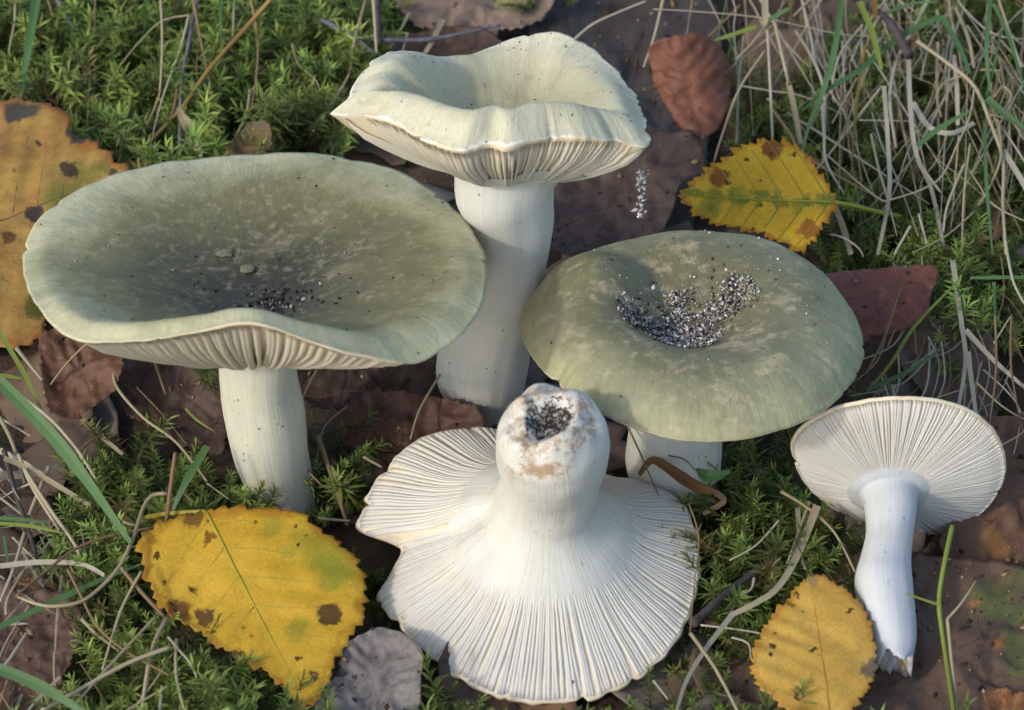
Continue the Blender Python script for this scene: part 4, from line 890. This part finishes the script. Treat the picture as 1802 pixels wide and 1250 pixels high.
# right side and lower right
strand(6, [(1135, 220), (1060, 450), (975, 620)], 13, (2.4, 1.2), 's', straw_m[2], 'brown pointed stalk in front of the chestnut leaf', None, taper=(.2, 1, 1))
strand(6, [(1400, 190), (1200, 400), (1090, 570), (980, 700)], 16, (2.2, 1.2), 'g', grass_m[1], 'fresh green thin blade crossing the chestnut leaf corner', None, taper=(.5, 1, .9))
strand(6, [(1355, 475), (1180, 600), (980, 692)], 20, (1.9, 1.3), 'g', grass_m[0], 'dull green blade below the chestnut leaf', None, taper=(.25, 1, 1))
strand(6, [(1450, 180), (1560, 180), (1700, 178)], 20, (1.6, 1.8), 'g', grass_m[0], 'level green blade over the moss beside the chestnut leaf', None, taper=(.5, 1, .8))
strand(6, [(1560, 200), (1565, 400)], 18, (1.9, 1.3), 'g', grass_m[0], 'short upright green blade beside the chestnut leaf', None, taper=(1, .4))
for pts, wd, z, mi in [([(1370, 100), (1410, 380), (1430, 560), (1400, 760)], 26, (1.6, 1.0), 1), ([(1440, 520), (1480, 820)], 26, (1.3, 1.0), 1), ([(1430, 420), (1560, 560), (1720, 700)], 26, (1.5, 1.2), 1), ([(1565, 350), (1570, 600), (1540, 850)], 13, (1.8, 1.2), 2), ([(1640, 350), (1640, 600), (1690, 880)], 13, (1.8, 1.2), 2), ([(1480, 660), (1600, 770), (1720, 840)], 11, (1.4, 1.2), 0), ([(1590, 950), (1690, 890), (1720, 820)], 11, (1.4, 1.3), 0), ([(1610, 0), (1650, 200), (1720, 330)], 16, (2.0, 1.5), 1), ([(1300, 730), (1420, 690)], 10, 1.0, 0), ([(1560, 480), (1640, 350)], 10, (1.2, 1.4), 1)]:
    strand(6, pts, wd, z, 's', straw_m[mi], 'thin dry stalk in the thatch beside the olive cap', 'dry stalks beside the olive cap', flat=wd > 24)
jointed = strand(9, [(1455, 345), (1410, 560), (1390, 720), (1410, 900), (1460, 1250)], 26, (2.4, 0.7), 'g', grass_m[1], 'green jointed grass stem in front of the purple-brown leaf', None, flat=False, taper=(1, 1, .9))
shoot = strand(9, [(1390, 732), (1310, 705), (1228, 675)], 14, (1.8, 2.0), 'g', grass_m[1], 'small side shoot of the jointed green stem pointing at torn foot', None, taper=(1, .8, .4)); join(shoot, jointed, 'side_shoot')
forked = strand(9, [(1430, 800), (1450, 1000), (1478, 1250)], 20, (1.4, 0.6), 's', straw_m[0], 'straw stalk with forked tip running beside the green jointed stem', None)
tip = strand(9, [(1430, 800), (1500, 720), (1568, 615)], 16, (1.4, 1.7), 's', straw_m[0], 'forked straw tip beside the green jointed stem', None, taper=(1, .8, .5)); join(tip, forked, 'stalk_tip')
for pts, wd, z, mi in [([(795, 250), (700, 490), (600, 650), (500, 720), (390, 775)], 40, (1.3, 1.3), 0), ([(390, 770), (250, 950), (160, 1100), (110, 1250)], 28, (1.3, 1.0), 1), ([(620, 180), (750, 260), (880, 380), (980, 570)], 18, (1.3, 1.1), 0), ([(610, 320), (500, 440), (370, 515)], 13, (1.6, 1.5), 1), ([(180, 870), (300, 1040), (410, 1250)], 22, (1.4, 1.2), 0), ([(380, 890), (460, 920), (475, 1000)], 12, (1.1, 1.0), 1), ([(700, 260), (700, 420), (620, 640)], 26, (1.1, 1.1), 1), ([(760, 230), (690, 420), (640, 560)], 16, (1.2, 1.1), 0), ([(230, 830), (400, 850), (520, 870)], 12, (1.0, 1.0), 1), ([(0, 1100), (70, 1190)], 14, 1.1, 1), ([(490, 600), (470, 660), (390, 690)], 14, (1.3, 1.2), 1), ([(720, 510), (740, 560)], 18, 1.1, 1)]:
    strand(9, pts, wd, z, 's', straw_m[mi], 'curved dry stalk between the upturned mushroom and pale yellow leaf', 'dry stalks around the pale yellow leaf', flat=wd > 24)
strand(9, [(170, 235), (220, 400), (200, 620), (178, 860)], 9, (2.0, 1.5), 's', straw_m[2], 'very thin brown stalk crossing the rim of the upturned mushroom', None)
strand(9, [(190, 825), (340, 690), (440, 610), (535, 550)], 52, (1.0, 1.0), 't', twig_d, 'thick dark twig stub beside the upturned mushroom', None, taper=(1, .9, .6), rough=0.12)
strand(9, [(-70, 100), (-10, 30), (60, 60), (160, 130), (235, 170), (310, 180)], 62, (1.5, 2.0), 's', plain_mat('leaf_strip_brown', '75532f', '614730', 0.6, 80, trans=.1), 'curled orange-brown leaf strip in front of the olive mushroom stem', None, flat=True, name='dead_leaf_strip', cat='leaf strip', taper=(.35, .6, .8, 1, .9, .2), twist=0.15)
strand(9, [(70, 5), (150, 25), (210, 80), (290, 110)], 9, (2.1, 2.1), 's', grass_m[2], 'hair-thin green stem arching over the olive mushroom stem', None)
strand(9, [(210, 70), (260, 105), (320, 100), (375, 80)], 60, (2.1, 2.2), 'g', grass_m[0], 'tiny dark green leaf beside the olive mushroom stem', None, name='seedling_leaf', cat='leaf', taper=(.2, 1, .9, .1))
strand(9, [(300, 185), (340, 230), (240, 290)], 34, (1.3, 0.9), 's', straw_m[2], 'dull brown stalk piece at the foot of the olive mushroom', None, flat=True)

# ================================================================== MOSS
def moss_shoot(r, L, nl, lk=1.0):
    """one leafy shoot along +z; returns verts, tris, t along shoot, leaf tip flag"""
    V = []; T = []; tv = []
    bend = r.uniform(0.1, 0.6); ba = r.uniform(0, 6.28)
    def ax(t): return np.array([math.cos(ba) * bend * L * t * t * .6, math.sin(ba) * bend * L * t * t * .6, L * t])
    ga = r.uniform(0, 6.28)
    for i in range(nl):
        t = 0.12 + 0.88 * (i + r.random() * .6) / nl; az = ga + i * 2.399 + r.uniform(-.35, .35)
        sp = R_(r.uniform(48, 78)) * (1 - 0.65 * max(0, t - 0.8) / 0.2)
        ln = lk * r.uniform(0.24, 0.46) * (1 - 0.30 * max(0, t - 0.75) / 0.25); wd = ln * r.uniform(0.12, 0.18) / lk ** .5
        b = ax(t); rad = np.array([math.cos(az), math.sin(az), 0]); up = np.array([0, 0, 1.0])
        d1 = rad * math.sin(sp) + up * math.cos(sp); sp2 = sp + r.uniform(0.1, 0.6); d2 = rad * math.sin(sp2) + up * math.cos(sp2)
        lat = np.array([-math.sin(az), math.cos(az), 0])
        m = b + d1 * ln * .5; tp = m + d2 * ln * .55; o = len(V)
        V += [b - lat * wd * .3, b + lat * wd * .3, m - lat * wd * .5, m + lat * wd * .5, tp]
        T += [(o, o + 1, o + 3), (o, o + 3, o + 2), (o + 2, o + 3, o + 4)]
        tv += [t * .6] * 2 + [t * .8] * 2 + [t]
    # the stalk
    o = len(V); k = 5
    for j in range(k):
        t = j / (k - 1); b = ax(t)
        for q in range(3): V.append(b + 0.025 * (1 - .6 * t) * np.array([math.cos(q * 2.094), math.sin(q * 2.094), 0])); tv.append(t * .5)
    for j in range(k - 1):
        for q in range(3):
            a = o + j * 3 + q; b = o + j * 3 + (q + 1) % 3; T += [(a, b, b + 3), (a, b + 3, a + 3)]
    return np.array(V), np.array(T), np.array(tv)
rm = random.Random(77)
shoots = [moss_shoot(rm, rm.uniform(0.9, 1.8), rm.randint(66, 92), rm.uniform(.5, .8)) for _ in range(18)]
fronds = [moss_shoot(rm, rm.uniform(1.3, 2.2), rm.randint(54, 76), rm.uniform(.8, 1.15)) for _ in range(16)]
moss_m = vcol_mat('moss_leaf', 0.55, 0.25, 0.3)
feet = [(fl, 0.75), (ft, 0.95), (fr, 0.85)]
MOSS_LOW = LEAF_POLYS
def moss_ok(p):
    for f, r in feet:
        if math.hypot(p[0] - f[0], p[1] - f[1]) < r: return False
    q = p - cB; 
    if math.hypot(q[0], (p[1] - (cB[1]))) < 2.8: return False
    if math.hypot(p[0] - cS[0], (p[1] - cS[1] + 1.6) * .55) < 1.05: return False
    return True
def moss(label, poly, spacing, z=(0.0, 0.5), bright=1.0, hue=0.0, lean=0.5, scale=(0.75, 1.15), dark=0.2, clump=0.0, kind=0.2):
    xs = [p[0] for p in poly]; ys = [p[1] for p in poly]; area = (max(xs) - min(xs)) * (max(ys) - min(ys))
    VV = []; TT = []; CC = []; off = 0
    for _ in range(int(area / spacing ** 2)):
        px = rm.uniform(min(xs), max(xs)); py = rm.uniform(min(ys), max(ys))
        if not inpoly(px + rm.gauss(0, 8), py + rm.gauss(0, 8), poly): continue
        mound = 0.5 + 0.5 * nz(px * 0.011, py * 0.016, 2.0 + hue)
        if clump and mound < clump * rm.random(): continue
        zb = z[0] + (z[1] - z[0]) * mound
        if any(inpoly(px, py + 6, q) or inpoly(px, py - 30, q) for q in MOSS_LOW): zb = -1.7
        p = PZ(px, py, zb + 0.3)
        if not moss_ok(p) or inpoly(px, py - 22, rimB) or inpoly(px, py + 8, rimS): continue
        bank = fronds if rm.random() < kind else shoots; V, T, t = bank[rm.randrange(len(bank))]; s = rm.uniform(*scale)
        a = rm.uniform(0, 6.28); tx, ty = rm.gauss(0, lean), rm.gauss(-0.25, lean)
        zd = unit([tx, ty, 1.0]); xd = unit(np.cross([math.cos(a), math.sin(a), 0.1], zd)); yd = np.cross(zd, xd)
        W = (V[:, :1] * xd + V[:, 1:2] * yd + V[:, 2:] * zd) * s + np.array([p[0], p[1], zb - 0.75])
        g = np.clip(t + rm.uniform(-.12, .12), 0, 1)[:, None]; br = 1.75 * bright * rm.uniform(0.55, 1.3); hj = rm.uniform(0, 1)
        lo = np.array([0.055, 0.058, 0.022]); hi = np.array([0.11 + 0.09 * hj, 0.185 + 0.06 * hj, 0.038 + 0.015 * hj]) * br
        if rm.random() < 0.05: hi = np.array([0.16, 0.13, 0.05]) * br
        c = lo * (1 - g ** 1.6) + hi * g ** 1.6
        VV.append(W); TT.append(T + off); CC.append(np.concatenate([c, np.ones((len(c), 1))], 1)); off += len(V)
    if not VV: return
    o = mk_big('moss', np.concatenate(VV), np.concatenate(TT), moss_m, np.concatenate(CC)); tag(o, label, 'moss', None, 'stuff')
moss('dense bright green feathery moss behind the wide cap', [(-150, -120), (700, -120), (690, 20), (600, 140), (560, 190), (480, 300), (300, 330), (150, 330), (-150, 330)], 16, (0.2, 1.1), 1.2, scale=(0.8, 1.4), kind=0.7)
moss('green moss cushion below the dry tangle behind the yellow striped leaf', [(1290, 120), (1380, 100), (1500, 30), (1700, -60), (1950, -120), (1950, 520), (1640, 520), (1480, 480), (1420, 420), (1400, 300), (1300, 250)], 17, (0.0, 0.5), 0.9, lean=0.6)
moss('moss tuft beside the chestnut leaf', [(1620, 430), (1760, 440), (1790, 520), (1700, 590), (1610, 570), (1640, 500)], 14, (0.4, 0.8), 1.25, lean=.6)
moss('thin moss between olive cap and the grey-brown leaf', [(1530, 590), (1640, 560), (1800, 650), (1780, 740), (1700, 730), (1560, 690), (1520, 640)], 17, (0.0, 0.4), 0.8, lean=.7, scale=(.6, .9))
moss('moss cushion around the foot of the olive mushroom', [(1230, 780), (1400, 770), (1420, 860), (1460, 930), (1500, 1000), (1380, 1060), (1250, 1060), (1220, 960), (1170, 880), (1200, 850)], 14, (0.1, 0.6), 0.9)
moss('moss beside the foot of the wide mushroom and yellow leaf', [(130, 830), (200, 790), (300, 770), (420, 800), (450, 870), (420, 910), (250, 950), (180, 960), (120, 920)], 14, (0.2, 0.8), 1.1)
moss('tall pointed moss shoot beside the dark folded leaf', [(255, 745), (285, 745), (290, 800), (240, 800)], 16, (0.8, 1.2), 1.3)
moss('bright moss mound beside the large yellow leaf tip', [(150, 930), (260, 940), (330, 1090), (420, 1170), (530, 1260), (300, 1300), (80, 1300), (100, 1120), (170, 1060)], 14, (0.2, 0.9), 1.15)
moss('dark moss under the gills of the wide mushroom', [(260, 630), (385, 640), (390, 690), (300, 700)], 14, (0.1, 0.4), 0.7)
moss('small moss tuft between wide mushroom and upturned mushroom', [(555, 745), (640, 735), (665, 790), (640, 850), (570, 850), (545, 800)], 14, (0.2, 0.6), 1.0)
moss('moss fringe along the lower edge of the upturned mushroom', [(730, 1170), (800, 1180), (900, 1250), (1080, 1250), (1160, 1200), (1340, 1210), (1360, 1320), (730, 1320)], 11, (0.3, 0.7), 1.1, scale=(.5, .85), kind=0)
moss('moss sprigs at the bottom of the purple-brown leaf', [(1470, 1225), (1640, 1240), (1650, 1330), (1470, 1330)], 16, (0.2, 0.5), 1.1)
moss('moss between the upturned mushroom and pale yellow leaf', [(1180, 1080), (1300, 1060), (1360, 1060), (1320, 1150), (1220, 1200), (1150, 1180)], 17, (-.1, 0.2), 0.7, scale=(.6, .9))
moss('small moss tuft between the pale toothed leaf and dark flat leaf', [(920, -60), (1000, -60), (985, 12), (940, 15)], 14, (1.2, 1.5), 1.3)
moss('low moss added to lighten the gap between the large yellow leaf and upturned mushroom', [(640, 860), (700, 940), (690, 1010), (650, 1060), (670, 1100), (640, 1120), (640, 960)], 11, (0.0, 0.3), 0.9, scale=(.5, .8), kind=0)  # moss added here to brighten a gap that came out too black
moss('sparse moss filling gaps in the litter', [(-200, -150), (2000, -150), (2000, 1400), (-200, 1400)], 60, (-.25, 0.0), 0.7, scale=(.4, .65), lean=.9, kind=0)

for lab, reg in [('moss carpet spreading beyond the litter behind the mushrooms', [(-900, -650), (2700, -650), (2700, -110), (-900, -110)]), ('moss carpet spreading in front of the mushrooms', [(-700, 1310), (2500, 1310), (2500, 1750), (-700, 1750)]),
                 ('moss carpet spreading beyond the orange leaf', [(-900, -110), (-150, -110), (-150, 1310), (-900, 1310)]), ('moss carpet spreading beyond the purple-brown leaf', [(1950, -110), (2700, -110), (2700, 1310), (1950, 1310)])]:
    moss(lab, reg, 26, (-.1, 0.6), 1.0, scale=(.9, 1.4), kind=0.4, clump=0.7)

# ================================================================== CRUMBS AND SAND
crumb_m = vcol_mat('sand_and_soil', 0.8, 0.2)
OCT = np.array([(1, 0, 0), (-1, 0, 0), (0, 1, 0), (0, -1, 0), (0, 0, 1), (0, 0, -1)], float)
OT = np.array([(0, 2, 4), (2, 1, 4), (1, 3, 4), (3, 0, 4), (2, 0, 5), (1, 2, 5), (3, 1, 5), (0, 3, 5)])
def crumbs(name, label, lst, cat='crumbs'):
    VV = []; TT = []; CC = []; off = 0
    for p, r, c in lst:
        q = OCT * rng.uniform(0.55, 1.25, (6, 3)) * r * np.array([1, 1, rng.choice([.7, 1, 1, 2.2])]); A, _ = np.linalg.qr(rng.normal(size=(3, 3)))
        VV.append(q @ A + p); TT.append(OT + off); off += 6
        cc = np.array(lin(c)) * np.array([1, 1, 1, 1]); CC.append(np.tile(cc, (6, 1)))
    o = mk_big(name, np.concatenate(VV), np.concatenate(TT), crumb_m, np.concatenate(CC)); tag(o, label, cat, None, 'stuff'); return o
rc = random.Random(5)
def on_cap(cp, s, th, lift=0.02): return cp.top(s, th) + cp.n * lift
MD = ['8a857d', '6d6862', 'a39d94', '57524d']; DK = ['1f1d1b', '2b2926', '3a3733', '232329']; LT = ['d6d3cc', 'b9b7b3', 'e4e2de', '8f8e8c']
lst = []
for _ in range(330):
    s = abs(rc.gauss(0, 0.12)) + 0.01; th = rc.gauss(R_(-30), 1.0); lst.append((on_cap(capL, min(s, .5), th), rc.uniform(.010, .05), rc.choice(DK + DK + DK + MD + LT[3:])))
for _ in range(150):
    s = rc.uniform(0.1, 0.98); th = rc.uniform(0, 6.28); lst.append((on_cap(capL, s, th, 0.01), rc.choice([.01, .012, .015, .02, .03]), rc.choice(DK + DK + DK + MD)))
crumbs('soil_crumbs', 'dark soil crumbs in the hollow of the wide cap', lst)
lst = []
for _ in range(4200):
    k = rc.random()
    if k < .55: s, th = abs(rc.gauss(0.10, 0.10)), rc.uniform(0, 6.28)
    elif k < .75: s, th = rc.uniform(0.1, 0.42), R_(190) + rc.gauss(0, .16)
    elif k < .92: s, th = rc.uniform(0.1, 0.46), R_(38) + rc.gauss(0, .18)
    else: s, th = rc.uniform(0.05, 0.3), R_(95) + rc.gauss(0, .12)
    dark = (k >= .55 and k < .75 and rc.random() < .7) or rc.random() < .3
    lst.append((on_cap(capR, s, th, 0.03 + rc.random() * .12 * max(0, 1 - s * 2.2)), rc.choice([.010, .012, .016, .02, .028, .04]), rc.choice(DK + MD if dark else LT + MD)))
for _ in range(170):
    s = rc.uniform(0.2, 0.99); th = rc.choice([rc.uniform(0, 6.28), rc.gauss(R_(50), .35)]); lst.append((on_cap(capR, s, th, 0.01), rc.choice([.01, .012, .016, .025]), rc.choice(DK + LT + MD)))
crumbs('sand_heap', 'heap of pale sand and dark grit in the dish of the olive cap', lst)
lst = []
for _ in range(200):
    s = rc.uniform(0.1, 0.99); th = rc.uniform(0, 6.28); lst.append((on_cap(capT, s, th, 0.005), rc.uniform(.008, .024), rc.choice(DK + LT + MD + MD)))
crumbs('sand_specks', 'sand specks sprinkled on the wavy pale cap', lst)
# grains hanging on a thread from the wavy cap
yy = PY(1133, 262, cT[1] - 0.2)[1]
P = np.array([PY(1136 - 9 * t, 262 + 120 * t, yy) for t in np.linspace(0, 1, 8)])
V, F = tube(P, 0.004, 4); o = mk('spider_thread', V, F, straw_m[1], None, origin=P[0]); tag(o, 'fine thread with sand grains hanging from the wavy cap', 'thread')
lst = [(PY(1130 - 6 * t + rc.gauss(0, 5), 300 + 82 * t, yy), rc.uniform(.02, .05), rc.choice(LT + ['6a645c'])) for t in [rc.random() for _ in range(90)]]
crumbs('sand_grains', 'string of sand grains stuck on the hanging thread', lst)

for i, (px, py, r) in enumerate([(405, 441, 0.19), (438, 474, 0.19)]):  # low raised discs standing for round pale rubbed spots in the skin
    best = min(((s_, t_) for s_ in np.linspace(0, .4, 30) for t_ in np.linspace(-3.1, 3.1, 60)), key=lambda q: sum((np.array(PIX(capL.top(*q))) - (px, py)) ** 2))
    c0 = capL.top(*best); V = []; F = []; K, Mq = 7, 18
    for j in range(K):
        f = j / (K - 1) * math.pi * 0.5
        for k in range(Mq):
            th = 2 * math.pi * k / Mq; rr = r * math.cos(f) * (1 + 0.45 * nz(math.cos(th) * 1.5 + i * 3, math.sin(th) * 1.5, j * .3))
            V.append(c0 + capL.e1 * rr * math.cos(th) + capL.e2 * rr * math.sin(th) + capL.n * (0.28 * r * math.sin(f) - 0.01))
    for j in range(K - 1):
        for k in range(Mq):
            a = j * Mq + k; b = j * Mq + (k + 1) % Mq; F.append((a, b, b + Mq, a + Mq))
    o = mk('pale_spot', V, F, plain_mat('spot_pale_%d' % i, '7d7c64', '6a6955', 0.9, 900, bump=0.8), None, origin=c0)
    tag(o, ['round pale spot in the hollow of the wide cap, the upper one', 'round pale spot touching the soil crumbs in the wide cap'][i], 'pale spot')

# flecks of bark, leaf and soil dropped onto the leaves and the ground
bpy.context.view_layer.update(); dg = bpy.context.evaluated_depsgraph_get(); lst = []; rf_ = random.Random(12)
BR = ['4a382a', '6b5138', '2c2520', '85694a', '3a302a', '9a8464', '5a4634']
for _ in range(3800):
    p = PZ(rf_.uniform(-60, 1860), rf_.uniform(-40, 1290), 0.3)
    ok, loc, nrm, idx, ob, mt = scene.ray_cast(dg, Vector((p[0], p[1], 2.0)) * S, Vector((0, 0, -1)))
    if not ok or ob.name.split('.')[0] not in ('ground', 'leaf_scrap', 'blade'): continue
    if ob.parent is not None and not ob.parent.name.startswith('dead_leaf'): continue
    lst.append((np.array(loc) / S + np.array([0, 0, 0.012]), rf_.choice([.012, .018, .025, .035, .05, .07]), rf_.choice(BR)))
crumbs('litter_flecks', 'brown flecks of bark and leaf strewn over the litter', lst)
